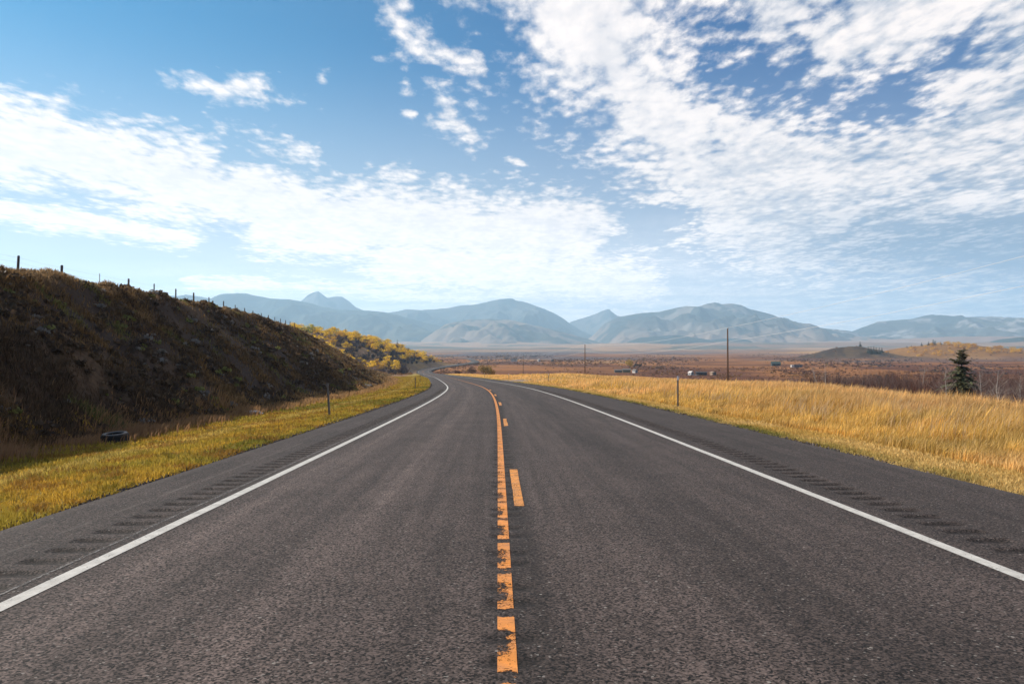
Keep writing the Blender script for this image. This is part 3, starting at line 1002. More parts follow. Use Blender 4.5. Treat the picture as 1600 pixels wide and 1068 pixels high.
ridge('hill', [(960, 546), (985, 532), (1000, 527), (1030, 525), (1060, 523), (1085, 527), (1110, 531), (1140, 528), (1165, 530), (1185, 537), (1210, 546)], 7000, 1200,
      'low dark forested rise in front of the large mountain', 171, (0.05, 0.055, 0.045), (0.035, 0.045, 0.038), rough=0.2, patch=0.0)
ridge('hill', [(1150, 545), (1220, 535), (1290, 533), (1340, 532), (1390, 530), (1440, 528), (1480, 526), (1540, 525), (1600, 526), (1680, 522), (1760, 530)], 6600, 2100,
      'pale grassy foothills below the range on the right', 181, (0.32, 0.21, 0.16), (0.30, 0.20, 0.155), rough=0.16, patch=0.3, patchcol=(0.12, 0.10, 0.09))
ridge('hill', [(1500, 546), (1540, 536), (1560, 530), (1600, 526), (1660, 524), (1720, 526), (1780, 540)], 5600, 800,
      'dark conifer-covered slope at the right edge', 191, (0.03, 0.042, 0.036), (0.03, 0.042, 0.036), rough=0.12, patch=0.35, patchcol=(0.2, 0.14, 0.1))

# ------------------------------------------------------------------ grass
rng = np.random.default_rng(7)


def blades(name, x, y, z, h, w, lean, leanaz, col, mat, label, headcol=None, headfrac=None):
    """one mesh of tapered, bent grass blades standing at the points given"""
    N = len(x)
    fa = rng.uniform(0, np.pi, N)
    sx, sy = np.cos(fa) * w / 2, np.sin(fa) * w / 2
    lx, ly = np.sin(leanaz) * lean * h, np.cos(leanaz) * lean * h
    V = np.empty((N, 5, 3))
    V[:, 0] = np.stack([x - sx, y - sy, z - 0.02], 1)
    V[:, 1] = np.stack([x + sx, y + sy, z - 0.02], 1)
    mx, my, mz = x + lx * 0.35, y + ly * 0.35, z + h * 0.58
    V[:, 2] = np.stack([mx + sx * 0.8, my + sy * 0.8, mz], 1)
    V[:, 3] = np.stack([mx - sx * 0.8, my - sy * 0.8, mz], 1)
    V[:, 4] = np.stack([x + lx, y + ly, z + h * np.sqrt(np.clip(1 - 0.5 * lean ** 2, 0.2, 1))], 1)
    i = np.arange(N)[:, None] * 5
    F = (np.array([[0, 1, 2], [0, 2, 3], [3, 2, 4]])[None] + i[:, :, None]).reshape(-1, 3)
    C = np.repeat(col[:, None, :], 5, 1).copy()
    if headcol is not None:
        C[:, 2:5] = C[:, 2:5] * (1 - headfrac) + np.asarray(headcol) * headfrac
    o = mesh_np(name, V.reshape(-1, 3), F, mat, col=C.reshape(-1, 3), smooth=False)
    return tag(o, label, kind='stuff')


def scatter(N, y0, y1, p):
    """stations along the road, crowded towards the near end"""
    u = rng.uniform(0, 1, N)
    return (y0 ** (1 - p) + u * (y1 ** (1 - p) - y0 ** (1 - p))) ** (1 / (1 - p))


def vary(base, amt, N, hue=0.1):
    k = rng.normal(1, amt, (N, 1)).clip(0.4, 1.9)
    return np.clip(np.asarray(base) * k * rng.normal(1, hue, (N, 3)).clip(0.6, 1.5), 0.003, 0.9)


# left verge, short and yellow-green
N = 150000
s = scatter(N, 3.0, 260, 1.55)
e = rng.uniform(0, 1, N) ** 1.15 * (7.4 + 5.0 * ss(s, 90, 280)) + 0.02
e = e + 0.10 + 0.26 * fbm(s * 0.9, s * 0, 4, 91, 0.65) * (e < 0.7)
x, y, _ = road_pt(s, LE - e)
z = terrain(x, y)[0]
pat = fbm(x / 0.9, y / 0.9, 4, 92)
pat2 = fbm(x / 5, y / 9, 3, 93)
strip = np.exp(-((e - 3.3) / 0.5) ** 2)
col = lerp((0.52, 0.315, 0.045), (0.38, 0.285, 0.045), np.clip(0.45 + pat * 1.3, 0, 1))
col = lerp(col, np.tile((0.16, 0.17, 0.03), (N, 1)), ss(pat2 - 0.2 * (e > 1.0), 0.12, 0.4) * 0.8)
col = lerp(col, np.tile((0.58, 0.42, 0.13), (N, 1)), strip * 0.6)
col = lerp(col, np.tile((0.26, 0.125, 0.03), (N, 1)), ss(fbm(x / 0.7, y / 0.7, 4, 109), 0.0, 0.3) * 0.75)
col = lerp(col, np.tile((0.16, 0.145, 0.025), (N, 1)), ss(fbm(x / 0.5, y / 0.5, 3, 119), 0.15, 0.4) * 0.6)
col = col * rng.normal(1, 0.17, (N, 1)).clip(0.5, 1.6)
h = rng.uniform(0.04, 0.12, N) * (1 + 0.5 * pat) * np.clip(0.35 + e / 0.6, 0.35, 1)
w = np.maximum(0.006, 0.0016 * y) * rng.uniform(0.7, 1.3, N)
blades('mown_grass', x, y, z, np.maximum(h, 0.0), w, rng.uniform(0.1, 0.9, N), rng.uniform(0, 6.28, N), col, M_GRASS, 'short yellow-green grass on the left verge')

# left, rusty taller grass along the foot of the bank
N = 26000
s = scatter(N, 13, 260, 1.4)
f0 = 6.3 + 5.5 * ss(s, 90, 280)
e = f0 + rng.normal(0.2, 0.55, N) + 0.5 * fbm(s / 3, s * 0, 3, 94)
keep = fbm(s / 2.0, e / 2, 3, 95) + 0.25 > rng.uniform(-0.3, 0.5, N)
s, e = s[keep], e[keep]
N = len(s)
x, y, _ = road_pt(s, LE - e)
z = terrain(x, y)[0]
col = lerp((0.27, 0.135, 0.055), (0.36, 0.20, 0.055), ss(s, 14, 50))
col = col * rng.normal(1, 0.25, (N, 1)).clip(0.4, 1.8)
blades('rough_grass', x, y, z, rng.uniform(0.12, 0.36, N) * np.clip(1 + 0.6 * fbm(x / 2, y / 2, 2, 96), 0.4, 1.5), np.maximum(0.008, 0.0013 * y), rng.uniform(0.1, 0.6, N), rng.uniform(0.3, 2.6, N), col, M_GRASS,
       'rusty knee-high grass along the foot of the dark bank', (0.36, 0.22, 0.13), 0.5)

# tufts on the cut bank and along its crest
N = 250000
s = scatter(N, 8, 330, 1.3)
x0, y0, _ = road_pt(s, LE)
e_c = np.maximum((x0 - fence_x(y0)) + 0.0, 12)
f0 = 6.6 + 5.5 * ss(s, 90, 280)
uu = rng.uniform(0, 1.12, N)
e = f0 + uu * (e_c - f0)
x, y, _ = road_pt(s, LE - e)
z, _, _, q, _ = terrain(x, y)
tuft = fbm(x / 1.1, y / 1.1, 3, 97) + 0.5 * fbm(x / 4, y / 6, 2, 98)
keep = (tuft > rng.uniform(-0.35, 0.45, N)) | (q > rng.uniform(0.86, 1.0, N)) | (rng.uniform(0, 1, N) < 0.06)
x, y, z, q, tuft = x[keep], y[keep], z[keep], q[keep], tuft[keep]
N = len(x)
k1 = fbm(x / 3.3, y / 4, 3, 99)
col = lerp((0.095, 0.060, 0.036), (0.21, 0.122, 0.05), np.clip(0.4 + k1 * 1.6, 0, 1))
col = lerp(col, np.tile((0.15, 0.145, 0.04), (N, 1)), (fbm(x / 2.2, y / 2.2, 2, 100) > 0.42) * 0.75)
col = lerp(col, np.tile((0.31, 0.19, 0.085), (N, 1)), ss(y, 60, 160) * 0.65)  # tufts on the farther bank coloured as if sunlit
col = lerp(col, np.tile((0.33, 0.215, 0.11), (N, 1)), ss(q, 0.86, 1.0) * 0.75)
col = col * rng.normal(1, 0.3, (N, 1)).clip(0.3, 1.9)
h = rng.uniform(0.08, 0.30, N) * (1 + 0.5 * np.clip(tuft, -0.5, 1)) * (1 - 0.25 * ss(q, 0.88, 1.0))
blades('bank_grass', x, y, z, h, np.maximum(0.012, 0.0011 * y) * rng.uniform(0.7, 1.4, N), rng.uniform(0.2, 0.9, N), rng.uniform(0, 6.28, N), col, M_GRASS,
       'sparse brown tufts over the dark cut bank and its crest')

# low dark brush on the bank
N = 7500
s = scatter(N, 8, 300, 1.35)
x0, y0, _ = road_pt(s, LE)
e_c = np.maximum((x0 - fence_x(y0)) - 0.6, 12)
f0 = 6.9 + 5.5 * ss(s, 90, 280)
e = f0 + rng.uniform(0, 1, N) * (e_c - f0)
x, y, _ = road_pt(s, LE - e)
z = terrain(x, y)[0]
keep = fbm(x / 2.2, y / 2.8, 4, 120) > rng.uniform(-0.35, 0.4, N)
x, y, z = x[keep], y[keep], z[keep]
BANK = (x, y, z)

# right verge: pale mown strip, greener by the gravel
N = 70000
s = scatter(N, 5.0, 330, 1.5)
d = rng.uniform(0, 1, N) ** 1.1 * 2.6 + 0.03
d = d + 0.16 + 0.26 * fbm(s * 0.9, s * 0, 4, 101, 0.65) * (d < 0.6)
x, y, _ = road_pt(s, RE + d)
z = terrain(x, y)[0]
pat = fbm(x / 1.8, y / 1.8, 3, 102)
col = lerp((0.66, 0.45, 0.17), (0.56, 0.36, 0.10), np.clip(0.5 + pat, 0, 1))
col = lerp(col, np.tile((0.23, 0.205, 0.05), (N, 1)), (1 - ss(d, 0.35, 0.9)) * np.clip(0.6 + pat, 0, 1))
col = col * rng.normal(1, 0.16, (N, 1)).clip(0.5, 1.6)
blades('mown_grass', x, y, z, rng.uniform(0.04, 0.13, N) * np.clip(0.4 + d, 0.4, 1), np.maximum(0.006, 0.0016 * y) * rng.uniform(0.7, 1.3, N), rng.uniform(0.2, 0.9, N), rng.uniform(0, 6.28, N), col, M_GRASS,
       'pale mown strip of dry grass along the right shoulder')

# right, tall golden grass out to the edge of the flat
N = 400000
s = scatter(N, 6.0, 430, 1.35)
x0, y0, _ = road_pt(s, RE)
xc = np.where(y0 < 120, 11.5 + 0.21 * y0, 36.7 + 0.075 * (y0 - 120)) + 7
wd = np.clip(xc - x0, 4, 120)
u = rng.uniform(0, 1, N)
d = 1.9 + 0.5 * fbm(s / 3.0, s * 0, 3, 103) + u ** 1.05 * wd
x, y, _ = road_pt(s, RE + d)
z, _, _, _, fall = terrain(x, y)
pat = fbm(x / 2.4, y / 2.4, 3, 104)
pat2 = fbm(x / 7, y / 10, 3, 105)
col = lerp((0.76, 0.475, 0.175), (0.62, 0.355, 0.12), np.clip(0.5 + pat * 1.2, 0, 1))
col = lerp(col, np.tile((0.54, 0.335, 0.065), (N, 1)), ss(pat2, 0.0, 0.3) * 0.8)
col = lerp(col, np.tile((0.47, 0.265, 0.115), (N, 1)), ss((d / wd) + 0.5 * pat2, 0.40, 0.85) * 0.85)
col = col * rng.normal(1, 0.20, (N, 1)).clip(0.45, 1.7)
trk = np.exp(-((s - 122) / 24) ** 2) * (1 - ss(d, 10, 22))
h = (1 - 0.72 * trk) * (0.28 + 0.42 * ss(d, 2.0, 6.0)) * rng.uniform(0.55, 1.15, N) * (1 + 0.35 * pat) * (1 - 0.35 * ss(y, 120, 260))
windaz = 1.9 + 0.8 * fbm(x / 1.2, y / 1.2, 3, 106) + rng.normal(0, 0.9, N)
clump = fbm(x / 0.55, y / 0.55, 3, 107)
col = col * (1 + 0.6 * clump)[:, None]
col = lerp(col, np.tile((0.30, 0.20, 0.06), (N, 1)), ss(fbm(x / 1.5, y / 1.5, 3, 108), 0.15, 0.45) * 0.6)
h = h * (1 + 0.5 * clump)
blades('tall_grass', x, y, z, h, np.maximum(0.006, 0.00095 * y) * rng.uniform(0.6, 1.4, N), rng.uniform(0.05, 0.7, N), windaz, col, M_GRASS,
       'tall golden grass leaning in the wind on the right of the road', (0.78, 0.55, 0.26), rng.choice([0.0, 0.12, 0.5], N, p=[0.5, 0.3, 0.2])[:, None, None])

N = 16000
s = scatter(N, 8.0, 200, 1.3)
x0, y0, _ = road_pt(s, RE)
xc = np.where(y0 < 120, 11.5 + 0.21 * y0, 36.7 + 0.075 * (y0 - 120)) + 5
d = 3.2 + rng.uniform(0, 1, N) * np.clip(xc - x0 - 3, 2, 90)
x, y, _ = road_pt(s, RE + d)
keep = fbm(x / 1.8, y / 2.4, 4, 131) > rng.uniform(0.0, 0.4, N)
x, y, d = x[keep], y[keep], d[keep]
N = len(x)
z = terrain(x, y)[0]
col = lerp((0.30, 0.15, 0.075), (0.42, 0.27, 0.12), rng.uniform(0, 1, N))
blades('weed_stalks', x, y, z, rng.uniform(0.55, 1.0, N) * (1 - 0.4 * ss(y, 50, 130)), np.maximum(0.007, 0.00085 * y), rng.uniform(0.1, 0.6, N), 1.8 + rng.normal(0, 0.8, N), col, M_GRASS,
       'scattered taller brown stalks standing out of the golden grass', (0.62, 0.46, 0.26), 0.6)

# gravel scattered along both edges of the slab
N = 34000
s = scatter(N, 4, 90, 1.5)
side = rng.uniform(0, 1, N) < 0.5
t = np.where(side, RE + rng.normal(0.12, 0.15, N), LE - rng.normal(0.08, 0.12, N))
x, y, _ = road_pt(s, t)
z = np.maximum(terrain(x, y)[0], np.where((t > LE - 0.1) & (t < RE + 0.1), road_pt(s, t)[2] - 0.05, -1e3))
r_ = rng.uniform(0.006, 0.022, N) * np.clip(y / 9, 0.8, 3)
tet = np.array([[1, 0.2, -0.4], [-0.6, 0.9, -0.4], [-0.5, -0.9, -0.4], [0.15, 0.05, 0.75]])
an = rng.uniform(0, 6.28, N)
ca, sa = np.cos(an), np.sin(an)
Vt = np.stack([tet[None, :, 0] * ca[:, None] - tet[None, :, 1] * sa[:, None], tet[None, :, 0] * sa[:, None] + tet[None, :, 1] * ca[:, None], np.repeat(tet[None, :, 2], N, 0)], 2) * r_[:, None, None]
Vt += np.stack([x, y, z + r_ * 0.4], 1)[:, None, :]
F = (np.array([[0, 2, 1], [0, 1, 3], [1, 2, 3], [2, 0, 3]])[None] + (np.arange(N) * 4)[:, None, None]).reshape(-1, 3)
col = np.repeat(vary((0.11, 0.09, 0.08), 0.4, N, 0.05), 4, 0)
M_STONE = material('gravel_stones', (1, 1, 1), 0.9, vcol=True, spec=0.1)
tag(mesh_np('gravel', Vt.reshape(-1, 3), F, M_STONE, col=col, smooth=False), 'loose dark gravel along both edges of the asphalt', kind='stuff')

# gravel side track leaving the road on the right
tp = [(road_pt(104, RE - 0.2)), (0.8, 118), (4.5, 130), (10.0, 146), (18.0, 163), (30, 184)]
tp = np.array([[float(p[0]), float(p[1])] for p in tp])
ti = np.linspace(0, 1, 60)
tt = np.linspace(0, 1, len(tp))
tx, ty = np.interp(ti, tt, tp[:, 0]), np.interp(ti, tt, tp[:, 1])
dxy = np.gradient(np.stack([tx, ty], 1), axis=0)
dxy /= np.linalg.norm(dxy, axis=1)[:, None]
rows = []
for o_ in (-2.4, -1.2, 0, 1.2, 2.4):
    X, Y = tx + dxy[:, 1] * o_, ty - dxy[:, 0] * o_
    rows.append(np.stack([X, Y, terrain(X, Y)[0] + 0.10], 1))
Vp = np.stack(rows, 1).reshape(-1, 3)
i = (np.arange(59)[:, None] * 5 + np.arange(4)[None]).ravel()
M_TRACK = material('track_gravel', (0.22, 0.165, 0.13), 0.95, var=0.25, scale=3)
tag(mesh_np('path', Vp, np.stack([i, i + 1, i + 6, i + 5], 1), M_TRACK), 'grey gravel side track leaving the highway on the right', kind='structure')


# ------------------------------------------------------------------ trees and shrubs
def leaf_cloud(rs, n, centres, rad_c, leaf, base, var=0.25):
    """leaf-sized faces in clumps; returns vertices, faces and colours"""
    cen = np.asarray(centres, float)
    idx = rs.integers(0, len(cen), n)
    dirs = rs.normal(0, 1, (n, 3))
    dirs /= np.linalg.norm(dirs, axis=1)[:, None]
    rr = rs.uniform(0.35, 1, n) ** 0.5
    P_ = cen[idx] + dirs * rr[:, None] * np.asarray(rad_c)[idx][:, None] * np.array([1, 1, 0.8])
    a = rs.normal(0, 1, (n, 3))
    a /= np.linalg.norm(a, axis=1)[:, None]
    b = np.cross(a, rs.normal(0, 1, (n, 3)))
    b /= np.linalg.norm(b, axis=1)[:, None]
    sz = leaf * rs.uniform(0.6, 1.3, n)[:, None]
    V = np.stack([P_ - a * sz, P_ + b * sz * 0.7, P_ + a * sz, P_ - b * sz * 0.7], 1)
    clump = rs.normal(1, var * 0.6, len(cen)).clip(0.5, 1.6)
    C = np.asarray(base) * (clump[idx] * rs.normal(1, var, n).clip(0.4, 1.8))[:, None]
    return V.reshape(-1, 3), np.arange(n * 4).reshape(n, 4), np.repeat(C, 4, 0)


def trunk_limbs(mb, rs, h, r0, limbs, lean=0.05, spread=0.3, start=0.3):
    top = Vector((rs.normal(0, lean) * h, rs.normal(0, lean) * h, h))
    pts = [Vector((0, 0, -0.3)), top * 0.3 + Vector((rs.normal(0, 0.02) * h, 0, 0)), top * 0.65, top]
    mb.tube(pts, [r0, r0 * 0.8, r0 * 0.5, r0 * 0.12], 6)
    tips = [top]
    for _ in range(limbs):
        f = rs.uniform(start, 0.95)
        p = top * f
        an = rs.uniform(0, 6.28)
        L = h * spread * (1.15 - f) * rs.uniform(0.7, 1.3)
        e_ = p + Vector((math.cos(an) * L, math.sin(an) * L, L * rs.uniform(0.6, 1.3)))
        mid = p.lerp(e_, 0.5) + Vector((0, 0, -0.06 * L))
        mb.tube([p, mid, e_], [r0 * 0.45 * (1.1 - f), r0 * 0.28 * (1.1 - f), r0 * 0.08], 4)
        tips.append(e_)
    return tips


def make_aspen(seed, base, label, group, h=8.0, w=3.4):
    rs = np.random.default_rng(seed)
    root = empty('aspen_tree', (0, 0, 0))
    tag(root, label, 'tree', group)
    mb = MB()
    tips = trunk_limbs(mb, rs, h * 0.92, 0.13, 9, spread=0.42, start=0.25)
    mb.build('trunk', M_BARK, root, smooth=True)
    cen, rc = [], []
    for t_ in range(16):
        f = rs.uniform(0.25, 1.0)
        rr = w * 0.5 * math.sin(math.pi * min(1, max(0.12, f * 0.9))) ** 0.6 * rs.uniform(0.3, 0.95)
        an = rs.uniform(0, 6.28)
        cen.append((rr * math.cos(an), rr * math.sin(an), f * h * 0.95))
        rc.append(w * rs.uniform(0.16, 0.3))
    V, F, C = leaf_cloud(rs, 620, cen, rc, 0.30, base, 0.28)
    mesh_np('crown', V, F, M_LEAF, col=C, smooth=False, parent=root)
    return root


def make_conifer(seed, h, w, label, group, name='spruce_tree', whorls=14, per=9, cards=9, base=(0.035, 0.048, 0.028), start=0.1, ragged=0.2, thick=1.0, bend=0.0):
    rs = np.random.default_rng(seed)
    root = empty(name, (0, 0, 0))
    tag(root, label, 'tree', group)
    mb = MB()
    curve = lambda f: Vector((bend * max(0, f - 0.75) ** 1.5 * h, 0, f * h))
    mb.tube([curve(0) + Vector((0, 0, -0.4)), curve(0.35), curve(0.7), curve(0.88), curve(1.0)], [h * 0.017, h * 0.013, h * 0.008, h * 0.005, h * 0.002], 6)
    Vs, Fs, Cs = [], [], []
    off = 0
    for k in range(whorls):
        f = start + (0.97 - start) * (k + rs.uniform(-0.3, 0.3)) / whorls
        f = min(max(f, 0.02), 0.97)
        L0 = w * 0.5 * (1 - f) ** 0.68 * (1 + rs.normal(0, ragged * 0.6))
        L0 = max(L0, w * 0.05)
        for b in range(per):
            an = 6.283 * b / per + rs.uniform(-0.35, 0.35)
            L = L0 * rs.uniform(0.45, 1.25)
            p = curve(f)
            droop = -0.25 if f < 0.7 else 0.35
            e_ = p + Vector((math.cos(an) * L, math.sin(an) * L, L * (droop + rs.normal(0, 0.2))))
            mid = p.lerp(e_, 0.55) + Vector((0, 0, 0.05 * L))
            mb.tube([p, mid, e_], [0.006 * h * (1 - f) + 0.008, 0.004 * h * (1 - f) + 0.005, 0.004], 3, cap=False)
            side = Vector((-math.sin(an), math.cos(an), 0))
            for c in range(cards):
                g = (c + 0.6) / cards
                q0 = p.lerp(e_, g) + Vector((0, 0, 0.05 * L * math.sin(g * 3.1)))
                ln = L * 0.34 * (1.15 - g * 0.6) * rs.uniform(0.6, 1.2) * thick
                for sg in (-1, 1):
                    dirv = (side * sg * rs.uniform(0.5, 1.0) + (e_ - p).normalized() * rs.uniform(0.3, 0.9) + Vector((0, 0, rs.uniform(-0.5, 0.2)))).normalized()
                    up = Vector((rs.normal(0, 0.4), rs.normal(0, 0.4), 1)).normalized()
                    wv = dirv.cross(up).normalized() * ln * 0.26
                    Vs += [q0, q0 + dirv * ln * 0.55 + wv, q0 + dirv * ln, q0 + dirv * ln * 0.55 - wv]
                    Fs.append((off, off + 1, off + 2, off + 3))
                    off += 4
                    cc = np.array(base) * max(0.4, rs.normal(1, 0.3))
                    Cs += [cc] * 4
    mb.build('trunk', M_DARKBARK, root, smooth=True)
    mesh_np('crown', np.array([tuple(v_) for v_ in Vs]), np.array(Fs), M_NEEDLE, col=np.array(Cs), smooth=False, parent=root)
    return root


def place(o, x, y, sc=1.0, rz=None, dz=0.0):
    o.location = (x, y, ground_z(x, y) + dz)
    o.scale = (sc, sc, sc)
    o.rotation_euler = (0, 0, rng.uniform(0, 6.28) if rz is None else rz)


GOLD, ORANGE, LIME, OLIVE = (0.76, 0.50, 0.022), (0.64, 0.36, 0.025), (0.55, 0.45, 0.035), (0.20, 0.20, 0.035)
G_HILL = 'aspens on the hillside beyond the bend'
kinds = [
    [make_aspen(301, GOLD, 'golden aspen in the grove covering the hillside beyond the bend', G_HILL, 8.0, 5.4), make_aspen(302, (0.70, 0.455, 0.022), 'golden aspen in the grove covering the hillside beyond the bend', G_HILL, 8.5, 6.0),
     make_aspen(303, (0.78, 0.53, 0.025), 'golden aspen in the grove covering the hillside beyond the bend', G_HILL, 7.5, 6.2)],
    [make_aspen(304, ORANGE, 'orange-brown aspen among the golden ones on the hillside', G_HILL, 7.5, 5.6)],
    [make_aspen(305, LIME, 'yellow-green aspen among the golden ones on the hillside', G_HILL, 8.5, 5.4), make_aspen(306, OLIVE, 'dull green aspen near the top of the hillside grove', G_HILL, 8.0, 5.4)],
]
used = set()


def put_kind(k, v, x, y, sc):
    p = kinds[k][v]
    if (k, v) in used:
        p = copy_tree(p)
    used.add((k, v))
    place(p, x, y, sc)
    p.scale = (sc * 1.35, sc * 1.35, sc * 0.82)
    return p


rt = random.Random(5)
cnt = 0
tries = 0
spots = []
while cnt < 200 and tries < 20000:
    tries += 1
    y = rt.uniform(455, 790)
    ax = rt.uniform(-0.325, -0.088)
    x = ax * y
    s1, t1, z1 = (float(q_[0]) for q_ in road_st(np.array([x]), np.array([y])))
    e1 = LE - t1
    if e1 < 9 or e1 > 175:
        continue
    if vnoise(np.array([x / 26.0]), np.array([y / 26.0]), 55)[0] < 0.36 and e1 < 45:
        continue
    if any((x - a) ** 2 + (y - b) ** 2 < 26 for a, b in spots):
        continue
    spots.append((x, y))
    r1 = rt.random()
    k = 0 if r1 < 0.74 else (1 if r1 < 0.9 else 2)
    if k == 2 and e1 < 60:
        k = 0
    v = rt.randrange(len(kinds[k]))
    put_kind(k, v, x, y, rt.uniform(0.75, 1.15))
    cnt += 1

N = 2600
y = rng.uniform(470, 800, N)
x = rng.uniform(-0.325, -0.088, N) * y
s_, t_, _z = road_st(x, y)
e = LE - t_
keep = (e > 10) & (e < 175) & (fbm(x / 22, y / 30, 3, 141) > rng.uniform(-0.5, 0.3, N))
x, y, e = x[keep], y[keep], e[keep]
N = len(x)
HILLBRUSH = (x, y, e)

# golden clump on the knoll far right
G_KN = 'aspens on the knoll at the right'
kn_protos = [make_aspen(311, (0.70, 0.40, 0.02), 'golden aspen in the patch covering the far right knoll', G_KN, 8, 8.0), make_aspen(312, (0.52, 0.26, 0.03), 'golden aspen in the patch covering the far right knoll', G_KN, 6.5, 7.5)]
first = [True, True]
spots2 = []
for _ in range(4000):
    if len(spots2) >= 98:
        break
    x = rt.gauss(930, 75)
    y = rt.uniform(1350, 1500)
    if any((x - a) ** 2 + (y - b) ** 2 < 40 for a, b in spots2) or x < 770 or vnoise(np.array([x / 30.0]), np.array([y / 30.0]), 56)[0] < 0.33:
        continue
    spots2.append((x, y))
    i = 0 if rt.random() < 0.6 else 1
    p = kn_protos[i] if first[i] else copy_tree(kn_protos[i])
    first[i] = False
    sc = rt.uniform(0.7, 1.1)
    place(p, x, y, sc)
    p.scale = (sc * 1.35, sc * 1.35, sc * 0.8)

# conifers on the hill crest at the left and on the two knolls
G_CL, G_CK = 'dark spruces above the hillside aspens', 'dark spruces on the knolls'
cl = make_conifer(401, 9, 3.2, 'small dark spruce standing above the golden aspens on the hillside', G_CL, whorls=10, per=7, cards=4, thick=2.0)
spl = [(466, 640), (580, 655), (583, 640), (621, 690), (629, 700), (540, 640)]
for i, (ppx, Z) in enumerate(spl):
    o = cl if i == 0 else copy_tree(cl)
    place(o, (ppx - 800) / FPX * Z, Z, rt.uniform(0.8, 1.3))
ck = make_conifer(402, 13, 7.5, 'dark spruce in the tight clump between the two knolls', G_CK, whorls=11, per=8, cards=4, thick=2.4)
spk = [(1357, 1320, 1.05), (1361, 1310, 1.15), (1365, 1325, 1.05), (1369, 1315, 1.1), (1374, 1320, 1.0), (1378, 1330, 0.85),
       (1344, 1400, 0.8), (1388, 1460, 0.5), (1440, 1490, 0.6), (1451, 1490, 0.7), (1458, 1480, 1.0), (1461, 1490, 0.8), (1470, 1490, 0.55), (1424, 1490, 0.4), (1417, 1490, 0.4)]
for i, (ppx, Z, sc) in enumerate(spk):
    o = ck if i == 0 else copy_tree(ck)
    place(o, (ppx - 800) / FPX * Z, Z, sc)
    if i == 6:
        o['label'] = 'single dark spruce on top of the bare brown knoll'
    elif i == 7:
        o['label'] = 'small round spruce in the dip between the two knolls'
    elif i > 7:
        o['label'] = 'dark spruce on the crest of the golden knoll'

# the near spruce in the field at the right
Zs = 75.0
xs, _ = at_px(1502, 545, Zs)
gz = ground_z(xs, Zs)
hs = EYE + (HZ - 541) / FPX * Zs - gz
sp = make_conifer(411, hs, hs * 0.66, 'ragged dark green spruce standing alone behind the tall grass', None, whorls=30, per=8, cards=9, base=(0.080, 0.082, 0.040), ragged=0.38, bend=0.35, start=0.06, thick=1.35)
sp.location = (xs, Zs, gz)


def make_bush(seed, w, h, base, label, name='bush', n=900, leaf=0.16, group=None, cat='bush'):
    rs = np.random.default_rng(seed)
    root = empty(name, (0, 0, 0))
    tag(root, label, cat, group)
    mb = MB()
    cen, rc = [], []
    for _ in range(14):
        an = rs.uniform(0, 6.28)
        rr = w * 0.5 * rs.uniform(0.0, 0.75) ** 0.7
        hh = h * rs.uniform(0.35, 0.85) * (1 - 0.5 * (rr / (w * 0.5)) ** 2)
        tip = Vector((rr * math.cos(an), rr * math.sin(an), hh))
        mb.tube([(tip.x * 0.15, tip.y * 0.15, -0.2), tip * 0.55 + Vector((0, 0, h * 0.05)), tip], [0.07, 0.05, 0.015], 4)
        cen.append(tuple(tip))
        rc.append(min(w, h) * rs.uniform(0.16, 0.28))
    mb.build('stem', M_DARKBARK, root, smooth=True)
    V, F, C = leaf_cloud(rs, n, cen, rc, leaf, base, 0.3)
    V[:, 2] = np.maximum(V[:, 2], 0.0)
    mesh_np('foliage', V, F, M_LEAF, col=C, smooth=False, parent=root)
    return root


def put_px(o, ppx, Z, dz=0.0):
    x = (ppx - 800) / FPX * Z
    o.location = (x, Z, ground_z(x, Z) + dz)


put_px(make_bush(501, 8.5, 6.4, (0.22, 0.145, 0.028), 'big round olive-gold bush beside the far bend', n=1500, leaf=0.22), 756, 335)
put_px(make_bush(502, 6.5, 3.6, (0.23, 0.125, 0.035), 'low golden bush right of the big olive-gold one', n=700, leaf=0.2), 768, 345)
put_px(make_bush(503, 6.0, 4.2, (0.10, 0.055, 0.04), 'dark bush tucked against the left of the big olive-gold one', n=700, leaf=0.2), 737, 345)
put_px(make_bush(504, 4.5, 2.2, (0.075, 0.035, 0.028), 'low dark red bush left of the big olive-gold one', n=500, leaf=0.2), 716, 350)
put_px(make_bush(505, 8.0, 9.0, (0.42, 0.27, 0.03), 'bright yellow tree alone on the brown plain', name='yellow_tree', n=1100, leaf=0.3, cat='tree'), 984, 690)
put_px(make_bush(506, 13.0, 5.0, (0.05, 0.042, 0.045), 'dark bush beside the bright yellow tree', n=900, leaf=0.3), 998, 690)


